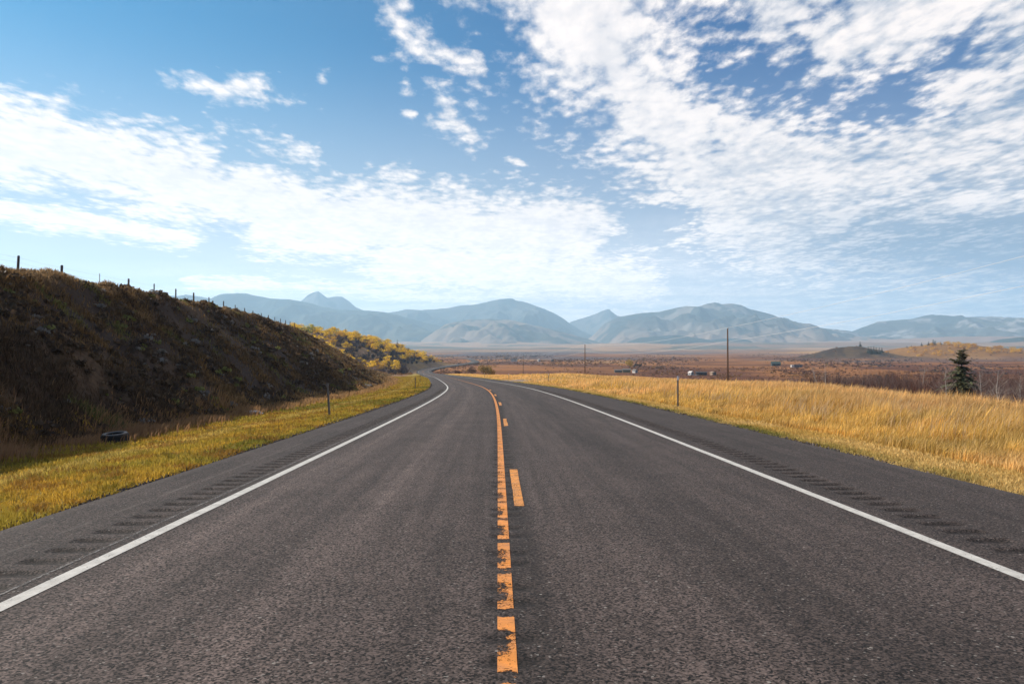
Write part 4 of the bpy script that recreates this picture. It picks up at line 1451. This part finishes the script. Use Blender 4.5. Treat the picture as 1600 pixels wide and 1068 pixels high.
def make_bare_tree(seed, h, label, group=None):
    rs = np.random.default_rng(seed)
    root = empty('bare_tree', (0, 0, 0))
    tag(root, label, 'tree', group)
    mb = MB()
    top = Vector((rs.normal(0, 0.05) * h, rs.normal(0, 0.04) * h, h))
    mb.tube([(0, 0, -0.4), top * 0.2 + Vector((rs.normal(0, 0.025) * h, 0, 0)), top * 0.4 + Vector((rs.normal(0, 0.035) * h, 0, 0)), top * 0.6 + Vector((rs.normal(0, 0.03) * h, 0, 0)), top * 0.8 + Vector((rs.normal(0, 0.02) * h, 0, 0)), top], [h * 0.013, h * 0.012, h * 0.010, h * 0.007, h * 0.004, 0.004], 6)
    mb.build('trunk', M_BARK, root, smooth=True)
    br = MB()
    for _ in range(40):
        f = rs.uniform(0.25, 0.97)
        p = top * f
        an = rs.uniform(0, 6.28)
        L = h * 0.26 * (1.25 - f) * rs.uniform(0.6, 1.3)
        e_ = p + Vector((math.cos(an) * L, math.sin(an) * L, L * rs.uniform(0.4, 1.2)))
        mid = p.lerp(e_, 0.5) + Vector((rs.normal(0, 0.05) * L, rs.normal(0, 0.05) * L, -0.08 * L))
        br.tube([p, mid, e_], [0.012, 0.009, 0.004], 4, cap=False)
        for _ in range(4):
            g = rs.uniform(0.35, 0.95)
            p2 = p.lerp(e_, g)
            a2 = an + rs.normal(0, 0.9)
            l2 = L * 0.4 * rs.uniform(0.5, 1.2)
            br.tube([p2, p2 + Vector((math.cos(a2) * l2, math.sin(a2) * l2, l2 * rs.uniform(0.3, 1.2)))], [0.006, 0.003], 3, cap=False)
    br.build('branches', M_BRANCH, root, smooth=True)
    return root


for i, (ppx, top, Z, lab) in enumerate([
        (1561, 578, 46, 'bare white-barked tree with a crooked trunk behind the tall grass'),
        (1476, 576, 62, 'pale bare trunk standing just left of the lone spruce'),
        (1592, 586, 52, 'thin bare grey tree at the right edge of the thicket'),
        (1291, 566, 96, 'thin bare tree rising from the left part of the thicket'),
        (1274, 574, 100, 'small bare tree at the left end of the thicket'),
        (1440, 572, 88, 'slender bare tree in the middle of the thicket'),
        (1532, 580, 60, 'leafless tree close on the right of the lone spruce')]):
    x = (ppx - 800) / FPX * Z
    gz = ground_z(x, Z)
    o = make_bare_tree(600 + i, EYE + (HZ - top) / FPX * Z - gz, lab)
    o.location = (x, Z, gz)


def twig_mass(name, pts, hts, base, label, per=60, wid=0.02, seed=0, spread=0.5):
    """leafless brush: many upright thin twigs, each bush a fan"""
    rs = np.random.default_rng(seed)
    n_ = len(pts)
    N = n_ * per
    idx = np.repeat(np.arange(n_), per)
    P0 = np.asarray(pts)[idx].astype(float)
    H = np.asarray(hts)[idx] * rs.uniform(0.45, 1.08, N)
    an = rs.uniform(0, 6.28, N)
    sp_ = np.abs(rs.normal(0, spread, N)) * H * 0.8
    P0[:, 0] += np.cos(an) * sp_ * 0.35
    P0[:, 1] += np.sin(an) * sp_ * 0.35
    P2 = P0 + np.stack([np.cos(an) * sp_, np.sin(an) * sp_, H], 1)
    P1 = P0 * 0.5 + P2 * 0.5 + rs.normal(0, 0.06, (N, 3)) * H[:, None]
    fa = rs.uniform(0, np.pi, N)
    Wd = np.stack([np.cos(fa), np.sin(fa), np.zeros(N)], 1) * (wid * rs.uniform(0.6, 1.5, N) * np.asarray([max(0.7, p[1] / 80) for p in pts])[idx])[:, None]
    V = np.stack([P0 - Wd, P0 + Wd, P1 + Wd * 0.7, P1 - Wd * 0.7, P2], 1)
    i = np.arange(N)[:, None] * 5
    F = (np.array([[0, 1, 2], [0, 2, 3], [3, 2, 4]])[None] + i[:, :, None]).reshape(-1, 3)
    # side twigs
    g = rs.uniform(0.4, 0.95, N)[:, None]
    Q0 = P0 * (1 - g) + P2 * g
    a2 = rs.uniform(0, 6.28, N)
    l2 = H * 0.28 * rs.uniform(0.5, 1.3, N)
    Q1 = Q0 + np.stack([np.cos(a2) * l2 * 0.7, np.sin(a2) * l2 * 0.7, l2 * 0.8], 1)
    V2 = np.stack([Q0 - Wd * 0.6, Q0 + Wd * 0.6, Q1], 1)
    F2 = (np.array([[0, 1, 2]])[None] + (np.arange(N) * 3)[:, None, None]).reshape(-1, 3) + N * 5
    bc = np.asarray(base)[idx] if np.ndim(base) == 2 else np.tile(base, (N, 1))
    C = bc * rs.normal(1, 0.28, (N, 1)).clip(0.4, 1.9)
    o = mesh_np(name, np.concatenate([V.reshape(-1, 3), V2.reshape(-1, 3)]), np.concatenate([F, F2]), M_TWIG, col=np.concatenate([np.repeat(C, 5, 0), np.repeat(C, 3, 0)]), smooth=False)
    return tag(o, label, kind='stuff')


# leafless thicket in the field at the right
pts, hts, cols = [], [], []
for _ in range(9000):
    if len(pts) >= 520:
        break
    Z = 38 + 130 * rt.random() ** 1.2
    ppx = rt.uniform(1215, 1760)
    x = (ppx - 800) / FPX * Z
    if x < 14.5 + 0.21 * Z + 9 or ppx < 1225 + max(0, 60 - Z) * 6:
        continue
    if vnoise(np.array([x / 6.0]), np.array([Z / 6.0]), 57)[0] < 0.34 or (1465 < ppx < 1545 and Z < 84):
        continue
    z = ground_z(x, Z)
    pts.append((x, Z, z))
    top = 590 + 26 * (vnoise(np.array([x / 5.0]), np.array([Z / 7.0]), 59)[0] - 0.5) + rt.uniform(-9, 12)
    hts.append(min(5.2, max(1.2, EYE + (HZ - top) / FPX * Z - z)))
    c = rt.choice([(0.14, 0.092, 0.08), (0.10, 0.058, 0.048), (0.17, 0.125, 0.11), (0.13, 0.058, 0.04)])
    cols.append(c)
twig_mass('thicket', pts, hts, np.array(cols), 'leafless grey-brown thicket in the field behind the tall grass', per=130, wid=0.012, seed=3, spread=0.55)

# leafless grey willows along the foot of the aspen hill
pts, hts, cols = [], [], []
for _ in range(6000):
    if len(pts) >= 340:
        break
    y = rt.uniform(400, 790)
    x, _y, zz = road_pt(y, LE - rt.uniform(7, 60))
    x, y = float(x), float(_y)
    if vnoise(np.array([x / 18.0]), np.array([y / 18.0]), 58)[0] < 0.3:
        continue
    pts.append((x, y, ground_z(x, y)))
    hts.append(rt.uniform(2.2, 4.6))
    cols.append(rt.choice([(0.115, 0.075, 0.075), (0.085, 0.055, 0.055), (0.16, 0.085, 0.05), (0.13, 0.09, 0.085)]))
twig_mass('willow_brush', pts, hts, np.array(cols), 'leafless purple-grey brush along the foot of the aspen hill', per=90, wid=0.022, seed=4, spread=0.5)


def shrub_mass(name, P_, R_, C_, label, per=14, seed=0):
    """low scrub: clumps of small leaf faces, far away"""
    rs = np.random.default_rng(seed)
    n_ = len(P_)
    N = n_ * per
    idx = np.repeat(np.arange(n_), per)
    d_ = rs.normal(0, 1, (N, 3))
    d_ /= np.linalg.norm(d_, axis=1)[:, None]
    d_[:, 2] = np.abs(d_[:, 2])
    P = P_[idx] + d_ * (R_[idx] * rs.uniform(0.4, 1, N))[:, None] * np.array([1.25, 1.25, 0.85])
    a = rs.normal(0, 1, (N, 3))
    a /= np.linalg.norm(a, axis=1)[:, None]
    b = np.cross(a, rs.normal(0, 1, (N, 3)))
    b /= np.linalg.norm(b, axis=1)[:, None]
    sz = (R_[idx] * 0.42 * rs.uniform(0.6, 1.3, N))[:, None]
    V = np.stack([P - a * sz, P + b * sz * 0.8, P + a * sz, P - b * sz * 0.8], 1).reshape(-1, 3)
    C = np.repeat(C_[idx] * rs.normal(1, 0.2, (N, 1)).clip(0.5, 1.6), 4, 0)
    o = mesh_np(name, V, np.arange(N * 4).reshape(N, 4), M_LEAF, col=C, smooth=False)
    return tag(o, label, kind='stuff')


x, y, e = HILLBRUSH
N = len(x)
c1 = fbm(x / 15, y / 20, 3, 142) + rng.normal(0, 0.2, N)
col = lerp((0.34, 0.18, 0.03), (0.66, 0.42, 0.025), ss(c1, -0.3, 0.3))
col = lerp(col, np.tile((0.13, 0.085, 0.07), (N, 1)), ss(c1 - 0.3 * ss(e, 20, 60), -0.05, -0.35) * 0.9)
shrub_mass('hillside_brush', np.stack([x, y, terrain(x, y)[0]], 1), rng.uniform(0.7, 2.1, N), col, 'golden and grey brush between the aspens on the hillside', per=34, seed=29)

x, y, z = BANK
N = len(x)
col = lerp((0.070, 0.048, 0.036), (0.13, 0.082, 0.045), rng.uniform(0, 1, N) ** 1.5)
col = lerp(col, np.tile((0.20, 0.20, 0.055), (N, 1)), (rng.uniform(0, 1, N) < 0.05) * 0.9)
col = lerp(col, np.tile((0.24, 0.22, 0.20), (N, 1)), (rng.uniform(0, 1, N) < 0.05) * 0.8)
col = lerp(col, np.tile((0.25, 0.15, 0.07), (N, 1)), ss(y, 70, 150) * 0.5)  # brush far along the bank gets a painted sunlit tone
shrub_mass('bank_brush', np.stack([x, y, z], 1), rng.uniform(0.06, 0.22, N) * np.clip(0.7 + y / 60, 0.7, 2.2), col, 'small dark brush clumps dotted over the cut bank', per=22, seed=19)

N = 46000
u = rng.uniform(0, 1, N)
r = (60.0 ** -0.4 + u * (3000.0 ** -0.4 - 60.0 ** -0.4)) ** (-1 / 0.4)
a_ = np.radians(rng.uniform(-30, 42, N))
x, y = r * np.sin(a_), r * np.cos(a_)
z, s_, t_, q_, fall = terrain(x, y)
clus = fbm(x / (14 + r * 0.09), y / (9 + r * 0.05), 4, 111)
keep = (((t_ > RE + 4) & (fall > 0.5)) | (y > 860) | ((t_ < LE - 4) & (y > 330) & (y < 520) & (t_ > -40))) & (clus > rng.uniform(-0.15, 0.35, N)) & (np.abs(t_) > 9)
x, y, z, clus, r = x[keep], y[keep], z[keep], clus[keep], r[keep]
N = len(x)
c1 = fbm(x / (40 + r * 0.1), y / (60 + r * 0.2), 3, 112)
col = lerp((0.12, 0.052, 0.03), (0.25, 0.125, 0.05), np.clip(0.5 + c1 * 1.5, 0, 1))
col = lerp(col, np.tile((0.085, 0.060, 0.060), (N, 1)), ss(fbm(x / (50 + r * 0.12), y / (90 + r * 0.2), 3, 113), 0.05, 0.3) * 0.9)
col = lerp(col, np.tile((0.34, 0.19, 0.04), (N, 1)), (rng.uniform(0, 1, N) < 0.05 * (r > 300)) * 0.9)
col = lerp(col, np.tile((0.05, 0.045, 0.035), (N, 1)), (rng.uniform(0, 1, N) < 0.02) * 0.9)
R = rng.uniform(0.2, 0.62, N) * np.clip(0.8 + r / 700, 0.8, 3.2) * np.clip(1 + clus, 0.5, 1.7)
shrub_mass('scrub', np.stack([x, y, z], 1), R, col, 'low russet and grey scrub covering the plain', per=14, seed=9)


def ray_ground(ppx, ppy, z0=6.0, z1=400.0):
    """depth at which the ray through a photograph pixel meets the ground"""
    Z = np.exp(np.linspace(math.log(z0), math.log(z1), 900))
    X = (ppx - 800.0) / FPX * Z
    H_ = EYE + (HZ - ppy) / FPX * Z
    g_ = terrain(X, Z)[0]
    i = np.argmax(H_ <= g_)
    return float(X[i]), float(Z[i]), float(g_[i])


# ------------------------------------------------------------------ ranch fence along the crest of the bank
fence = empty('wire_fence', (fence_x(30.0), 30.0, ground_z(fence_x(30.0), 30.0)))
tag(fence, 'old wire fence of dark posts along the crest of the bank', 'fence')
posts = [(-90, 372, 0.0), (27, 399, 0.055), (95, 414, 0.05), (155, 427, 0.0), (200, 435, 0.03), (240, 443, 0.02), (274, 451, 0.02), (302, 457, 0.01), (326, 464, 0.01), (349, 470, 0.0), (367, 476, 0.02), (382, 481, 0.0),
         (395, 485.5, -0.02), (408, 489, 0.0), (419, 492, 0.02), (429, 495, 0.0), (438, 497.5, 0.0), (446, 500, 0.01), (453, 502, 0.0), (460, 504, 0.0)]
line = []
floc = fence.location
for i, (ppx, top, lean) in enumerate(posts):
    Z = 17600.0 / (625.0 - ppx)
    x = fence_x(Z)
    zt = EYE + (HZ - top) / FPX * Z
    g_ = ground_z(x, Z)
    zt = max(zt, g_ + 0.45)
    mb = MB()
    a = Vector((x - lean * 0.8, Z, g_ - 0.5)) - floc
    b = Vector((x + lean * 0.5, Z, zt)) - floc
    if i == 3:
        mb.tube([a, a.lerp(b, 0.5), b], [0.018, 0.018, 0.018], 5)
        mb.build('steel_post', M_STEEL, fence)
    else:
        r0 = 0.050 + 0.010 * ((i * 37) % 5 - 2) / 2
        mb.tube([a, a.lerp(b, 0.5) + Vector((0.01, 0, 0)), b - Vector((0, 0, 0.03)), b], [r0 * 1.05, r0, r0 * 0.97, r0 * 0.7], 8)
        mb.build('post', M_POST, fence, smooth=True)
    line.append((Vector((x, Z, g_)) - floc, zt - floc.z))
for hgt in (0.25, 0.55, 0.85):
    mb = MB()
    pts = []
    for i, (p, zt) in enumerate(line):
        q0 = Vector((p.x + 0.06, p.y, p.z + (zt - p.z) * hgt))
        pts.append(q0)
        if i + 1 < len(line):
            p2, zt2 = line[i + 1]
            q1 = Vector((p2.x + 0.06, p2.y, p2.z + (zt2 - p2.z) * hgt))
            pts.append(q0.lerp(q1, 0.5) - Vector((0, 0, 0.02)))
    mb.tube(pts, 0.0022, 3, cap=False)
    mb.build('wire', M_STEEL, fence)

# ------------------------------------------------------------------ tyre, rocks
x, y, g_ = ray_ground(181, 691)
tyre = empty('tyre', (x, y, g_ - 0.02), 0.4)
tyre.rotation_euler = (0.06, -0.05, 0.4)
tag(tyre, 'old black tyre lying flat in the grass at the foot of the bank', 'tyre')
mb = MB()
mb.lathe([(0.325, 0.03), (0.333, 0.08), (0.333, 0.2), (0.325, 0.25), (0.30, 0.276), (0.262, 0.276), (0.262, 0.262), (0.29, 0.24), (0.30, 0.14), (0.29, 0.03), (0.25, 0.0), (0.29, -0.005)], 40, closed=True)
for k_ in range(40):                                   # tread blocks
    mt = Matrix.Rotation(k_ * 2 * math.pi / 40, 4, 'Z')
    mb.box(0.328, 0.342, -0.017, 0.017, 0.06, 0.13, mt)
    mb.box(0.328, 0.342, 0.002, 0.036, 0.15, 0.22, mt)
mb.build('tread', M_RUBBER, tyre, smooth=False)
mb = MB()
mb.lathe([(0.318, 0.262), (0.30, 0.281), (0.27, 0.287), (0.235, 0.283), (0.222, 0.270), (0.222, 0.255), (0.25, 0.262), (0.262, 0.272), (0.30, 0.270)], 40, closed=True)
mb.build('sidewall', M_TYRERIM, tyre, smooth=True)


def make_rock(seed, sx, sy, sz, mat, name, label, cat, ppx, ppy, dz):
    import bmesh
    bm = bmesh.new()
    bmesh.ops.create_icosphere(bm, subdivisions=4, radius=1.0)
    co = np.array([v.co[:] for v in bm.verts])
    nz = fbm(co[:, 0] * 1.3 + seed, co[:, 1] * 1.3 + co[:, 2] * 2.1, 4, seed)
    nz2 = fbm(co[:, 0] * 4 + seed, co[:, 1] * 4 + co[:, 2] * 5, 3, seed + 2)
    for v, a_, b_ in zip(bm.verts, nz, nz2):
        v.co *= 1 + 0.42 * a_ + 0.10 * b_
        v.co.x *= sx
        v.co.y *= sy
        v.co.z *= sz
        if v.co.z < -0.2 * sz:
            v.co.z = -0.2 * sz
    me = bpy.data.meshes.new(name)
    bm.to_mesh(me)
    bm.free()
    me.materials.append(mat)
    o = bpy.data.objects.new(name, me)
    COL.objects.link(o)
    x, y, g_ = ray_ground(ppx, ppy)
    o.location = (x, y, g_ + dz)
    o.rotation_euler = (0, 0, seed)
    return tag(o, label, cat)


make_rock(3, 0.36, 0.2, 0.09, M_ROCK, 'rock', 'pale flat rock in the rusty grass at the foot of the bank', 'rock', 397, 647, 0.10)
make_rock(14, 0.10, 0.07, 0.05, M_ROCK, 'stone', 'small pale stone beside the pale flat rock', 'stone', 409, 648, 0.07)

# ------------------------------------------------------------------ delineator posts beside the road
G_DL, G_DR = 'delineator posts along the left verge', 'delineator posts along the right verge'


def delineator(ppx, top, base, label, group, lean=0.0, plate=True, Zfix=None):
    if Zfix:
        Z = Zfix
        x = (ppx - 800) / FPX * Z
        g_ = ground_z(x, Z)
    else:
        x, Z, g_ = ray_ground(ppx, base)
    h = max(EYE + (HZ - top) / FPX * Z - g_, 0.9)
    o = empty('delineator_post', (x, Z, g_))
    o.rotation_euler = (0, lean, 0)
    tag(o, label, 'marker post', group)
    mb = MB()
    wv = 0.034
    mb.box(-wv, -wv + 0.006, -0.012, 0.02, -0.3, h)
    mb.box(wv - 0.006, wv, -0.012, 0.02, -0.3, h)
    mb.box(-wv + 0.006, wv - 0.006, 0.014, 0.02, -0.3, h)
    mb.build('post', M_STEEL, o)
    mb = MB()
    if plate:
        mb.box(-0.045, 0.045, -0.02, -0.0125, h - 0.16, h + 0.02)
        mb.build('reflector', M_REFL, o, bevel=0.004)
    else:
        mb.box(-0.032, 0.032, 0.0205, 0.026, h - 0.12, h)
        mb.build('reflector', M_REFL, o)


delineator(515, 598, 650, 'nearest delineator post on the left verge, leaning, seen from behind', G_DL, -0.06, False)
delineator(649, 589, 607.5, 'second delineator post on the left verge, before the bend', G_DL, 0.0, False)
delineator(656.5, 584, 596, 'farthest delineator post on the left verge, at the edge of the bend', G_DL, 0.0, False)
delineator(1059, 588, 637, 'nearest delineator post on the right, white reflector before the tall grass', G_DR)
delineator(857, 584, 599, 'second delineator post on the right, by the gravel track', G_DR)
delineator(795, 584, 593.5, 'thin far delineator post just left of the gravel track mouth', G_DR)
delineator(757, 582, 590.5, 'thin far delineator post in front of the olive-gold bush', G_DR)
delineator(694, 575, 584.5, 'farthest delineator post, on the outside of the far bend', G_DR, Zfix=330)

# ------------------------------------------------------------------ power poles and wires
G_PP = 'power poles crossing the valley'
pole_tops = []
for ppx, top, Z, lab in [(None, None, None, 'power pole nearest the road to the right of the viewpoint'), (1137, 513, 128.0, 'tallest brown power pole behind the golden grass'), (914, 538, 237.0, 'second brown power pole, left of the tallest one'),
                         (817.5, 554.5, 420.0, 'third, small power pole above the olive-gold bush'), (728, 560.5, 640.0, 'farthest tiny power pole beside the far end of the road')]:
    if ppx is None:
        x, Z, zt = 45.0, 10.0, 13.2
    else:
        x, zt = at_px(ppx, top, Z)
    g_ = ground_z(x, Z)
    h = zt - g_
    o = empty('power_pole', (x, Z, g_))
    tag(o, lab, 'power pole', G_PP)
    mb = MB()
    mb.tube([(0, 0, -0.8), (0, 0, h * 0.5), (0, 0, h - 0.05), (0, 0, h)], [0.17, 0.145, 0.115, 0.10], 12)
    mb.build('shaft', M_POLE, o, smooth=True)
    mb = MB()
    mb.tube([(0.10, 0, h - 0.35), (0.13, 0, h + 0.02), (0.13, 0, h + 0.12)], 0.012, 6)
    mb.lathe([(0.0, h + 0.05), (0.05, h + 0.05), (0.035, h + 0.09), (0.05, h + 0.11), (0.03, h + 0.17), (0.0, h + 0.18)], 12, Matrix.Translation((0.13, 0, 0)))
    mb.build('insulator', M_STEEL, o, smooth=True)
    mb = MB()
    mb.tube([(0.09, 0, h - 2.3), (0.2, 0, h - 2.3)], 0.02, 6)
    mb.build('bracket', M_STEEL, o)
    pole_tops.append((Vector((x + 0.13, Z, zt + 0.17)), Vector((x + 0.2, Z, zt - 2.3))))
for w_, (nm, lab) in enumerate((('power_line', 'upper power line wire running from pole top to pole top'), ('power_line', 'lower power line wire strung below the pole tops'))):
    mb = MB()
    pts = []
    for i in range(len(pole_tops) - 1):
        a, b = pole_tops[i][w_], pole_tops[i + 1][w_]
        for k_ in range(24):
            f = k_ / 24
            pts.append(a.lerp(b, f) - Vector((0, 0, 4 * (0.8 if i == 0 else 1.4) * f * (1 - f))))
    pts.append(pole_tops[-1][w_])
    mb.tube(pts, 0.018, 5, cap=False)
    tag(mb.build(nm, M_WIRE, None, smooth=True), lab, 'power line', 'power line wires')


# ------------------------------------------------------------------ buildings on the plain
def gable_house(name, ppx, Z, w, l, wall_h, roof_h, rz, wall_m, roof_m, label, cat='house', group=None, door=True, windows=2):
    x = (ppx - 800) / FPX * Z
    o = empty(name, (x, Z, ground_z(x, Z) - 0.1), rz)
    tag(o, label, cat, group)
    mb = MB()
    a, b = w / 2, l / 2
    v = [(-a, -b, 0), (a, -b, 0), (a, b, 0), (-a, b, 0), (-a, -b, wall_h), (a, -b, wall_h), (a, b, wall_h), (-a, b, wall_h), (0, -b, wall_h + roof_h), (0, b, wall_h + roof_h)]
    mb.add(v, [(0, 1, 5, 8, 4), (1, 2, 6, 5), (2, 3, 7, 9, 6), (3, 0, 4, 7)])
    mb.build('wall', wall_m, o)
    mb = MB()
    ov = 0.35
    for sg in (-1, 1):
        dx_, dz_ = a + ov, roof_h * (a + ov) / a
        top, low = wall_h + roof_h + 0.02, wall_h + roof_h - dz_ + 0.02
        th = 0.16
        vs = [(0, -b - ov, top), (0, b + ov, top), (sg * dx_, b + ov, low), (sg * dx_, -b - ov, low)]
        vs += [(p[0], p[1], p[2] + th) for p in vs]
        mb.add(vs, [(0, 1, 2, 3), (4, 7, 6, 5), (0, 3, 7, 4), (1, 5, 6, 2), (2, 6, 7, 3), (0, 4, 5, 1)])
    mb.build('roof', roof_m, o)
    if door:
        mb = MB()
        mb.box(-0.45 + w * 0.18, 0.45 + w * 0.18, -b - 0.05, -b + 0.02, 0.05, 2.05)
        mb.build('door', M_WALLD, o)
    for k_ in range(windows):
        mb = MB()
        yy = -b + l * (k_ + 0.5) / windows
        mb.box(a - 0.02, a + 0.05, yy - 0.5, yy + 0.5, 0.9, min(2.0, wall_h - 0.3))
        mb.box(-a - 0.05, -a + 0.02, yy - 0.5, yy + 0.5, 0.9, min(2.0, wall_h - 0.3))
        mb.build('window', M_GLASS, o)
    return o


gable_house('house', 1079.5, 498, 2.4, 3.4, 2.0, 0.9, 0.35, M_WALLW, M_WALLW, 'small white gabled house beside a long dark shed below the tallest pole', windows=1)
gable_house('shed', 1095.5, 500, 3.0, 7.4, 2.0, 0.5, rad(90), M_WALLD, M_ROOFD, 'long low dark shed attached to the right of the small white house', 'shed', door=False, windows=3)
M_TAN = material('tan_boards', (0.30, 0.21, 0.15), 0.85, var=0.2, scale=2)
M_GREYB = material('grey_boards', (0.17, 0.15, 0.135), 0.85, var=0.2, scale=2)
gable_house('shed', 1114, 505, 3.2, 3.4, 2.0, 0.5, 0.3, M_TAN, M_TAN, 'small tan hut right of the long dark shed', 'shed', door=True, windows=0)
gable_house('shed', 966, 550, 2.4, 6.0, 1.9, 0.5, rad(90), M_GREYB, M_GREYB, 'low pale grey shed at the left of the row behind the grass', 'shed', windows=0)
gable_house('shed', 979, 556, 3.0, 6.0, 2.1, 0.8, rad(84), material('olive_boards', (0.20, 0.18, 0.12), 0.85, var=0.2, scale=2), M_GREYB, 'dull olive shed in the middle of the row behind the grass', 'shed', windows=0)
gable_house('shed', 992, 548, 2.6, 3.6, 1.9, 0.9, 0.5, M_WALLW, M_GREYB, 'small white shed at the right of the row behind the grass', 'shed', windows=0)
gable_house('cabin', 1212, 780, 7.0, 9.0, 2.4, 2.2, rad(80), material('dark_green_boards', (0.05, 0.065, 0.06), 0.8, var=0.2, scale=2), M_ROOFG, 'dark green cabin with a broad roof on the plain right of the tallest pole', 'cabin')
gable_house('house', 803, 1050, 6.0, 9.0, 2.8, 1.9, rad(78), M_WALLW, M_ROOFD, 'white house with a dark roof far beyond the bend')
gable_house('shed', 842, 1060, 3.2, 3.4, 2.6, 0.9, 0.2, M_WALLW, M_WALLW, 'tiny white hut right of the far dark-roofed white house', 'shed', windows=0)
gable_house('shed', 863, 1065, 3.0, 4.0, 2.2, 0.8, 0.3, M_WALLD, M_ROOFD, 'tiny dark hut right of the tiny white hut', 'shed', windows=0)
# white fence panels before the small white house
x = (1083 - 800) / FPX * 494
o = empty('board_fence', (x, 494, ground_z(x, 494)))
tag(o, 'low white board fence in front of the small white house', 'fence')
mb = MB()
for k_ in range(5):
    mb.box(-4 + k_ * 2 - 0.06, -4 + k_ * 2 + 0.06, -0.06, 0.06, -0.1, 0.8)
mb.build('posts', M_WALLW, o)
mb = MB()
for k_ in range(3):
    mb.box(-4.05, 4.05, -0.095, -0.062, 0.15 + k_ * 0.22, 0.28 + k_ * 0.22)
mb.build('boards', M_WALLW, o)
# trailer home
x = (1244 - 800) / FPX * 705
o = empty('trailer_home', (x, 705, ground_z(x, 705)))
tag(o, 'long dark grey trailer home with a white end on the plain', 'trailer')
mb = MB()
mb.box(-2.6, 5.6, -1.4, 1.4, 0.6, 2.9)
mb.build('body', material('grey_panels', (0.12, 0.12, 0.14), 0.6, var=0.15, scale=2), o, bevel=0.08)
mb = MB()
mb.box(-5.2, -2.61, -1.4, 1.4, 0.6, 3.0)
mb.build('end_panel', M_WALLW, o, bevel=0.08)
mb = MB()
mb.box(-2.7, 5.8, -1.55, 1.55, 2.92, 3.1)
mb.build('roof', M_ROOFD, o)
for k_ in range(3):
    mb = MB()
    mb.box(-1.6 + k_ * 2.4, -0.6 + k_ * 2.4, -1.45, -1.39, 1.4, 2.3)
    mb.build('window', M_GLASS, o)
for k_ in range(2):
    mb = MB()
    mb.lathe([(0.0, -0.12), (0.42, -0.12), (0.42, 0.12), (0.0, 0.12)], 16, Matrix.Translation((0.8 + k_ * 1.0, -1.2, 0.4)) @ Matrix.Rotation(rad(90), 4, 'X'))
    mb.build('wheel', M_RUBBER, o)

# ------------------------------------------------------------------ haze: one closed box of thin air
HAZE = 1.0e-4
hm = bpy.data.materials.new('haze')
hm.use_nodes = True
k = NT(hm.node_tree)
ho = k.new('ShaderNodeOutputMaterial')
pv = k.new('ShaderNodeVolumePrincipled')
pv.inputs['Color'].default_value = (0.51, 0.775, 1.0, 1)
pv.inputs['Density'].default_value = HAZE
pv.inputs['Anisotropy'].default_value = 0.3
k.lk(pv.outputs[0], ho.inputs['Volume'])
mb = MB()
zlow = float(min(Zg.min(), -80.0)) - 62.0
mb.box(-BX, BX, BY0, BY1, zlow, BTOP)
hz = mb.build('haze', hm)
tag(hz, 'thin blue autumn haze lying over the valley', kind='stuff')
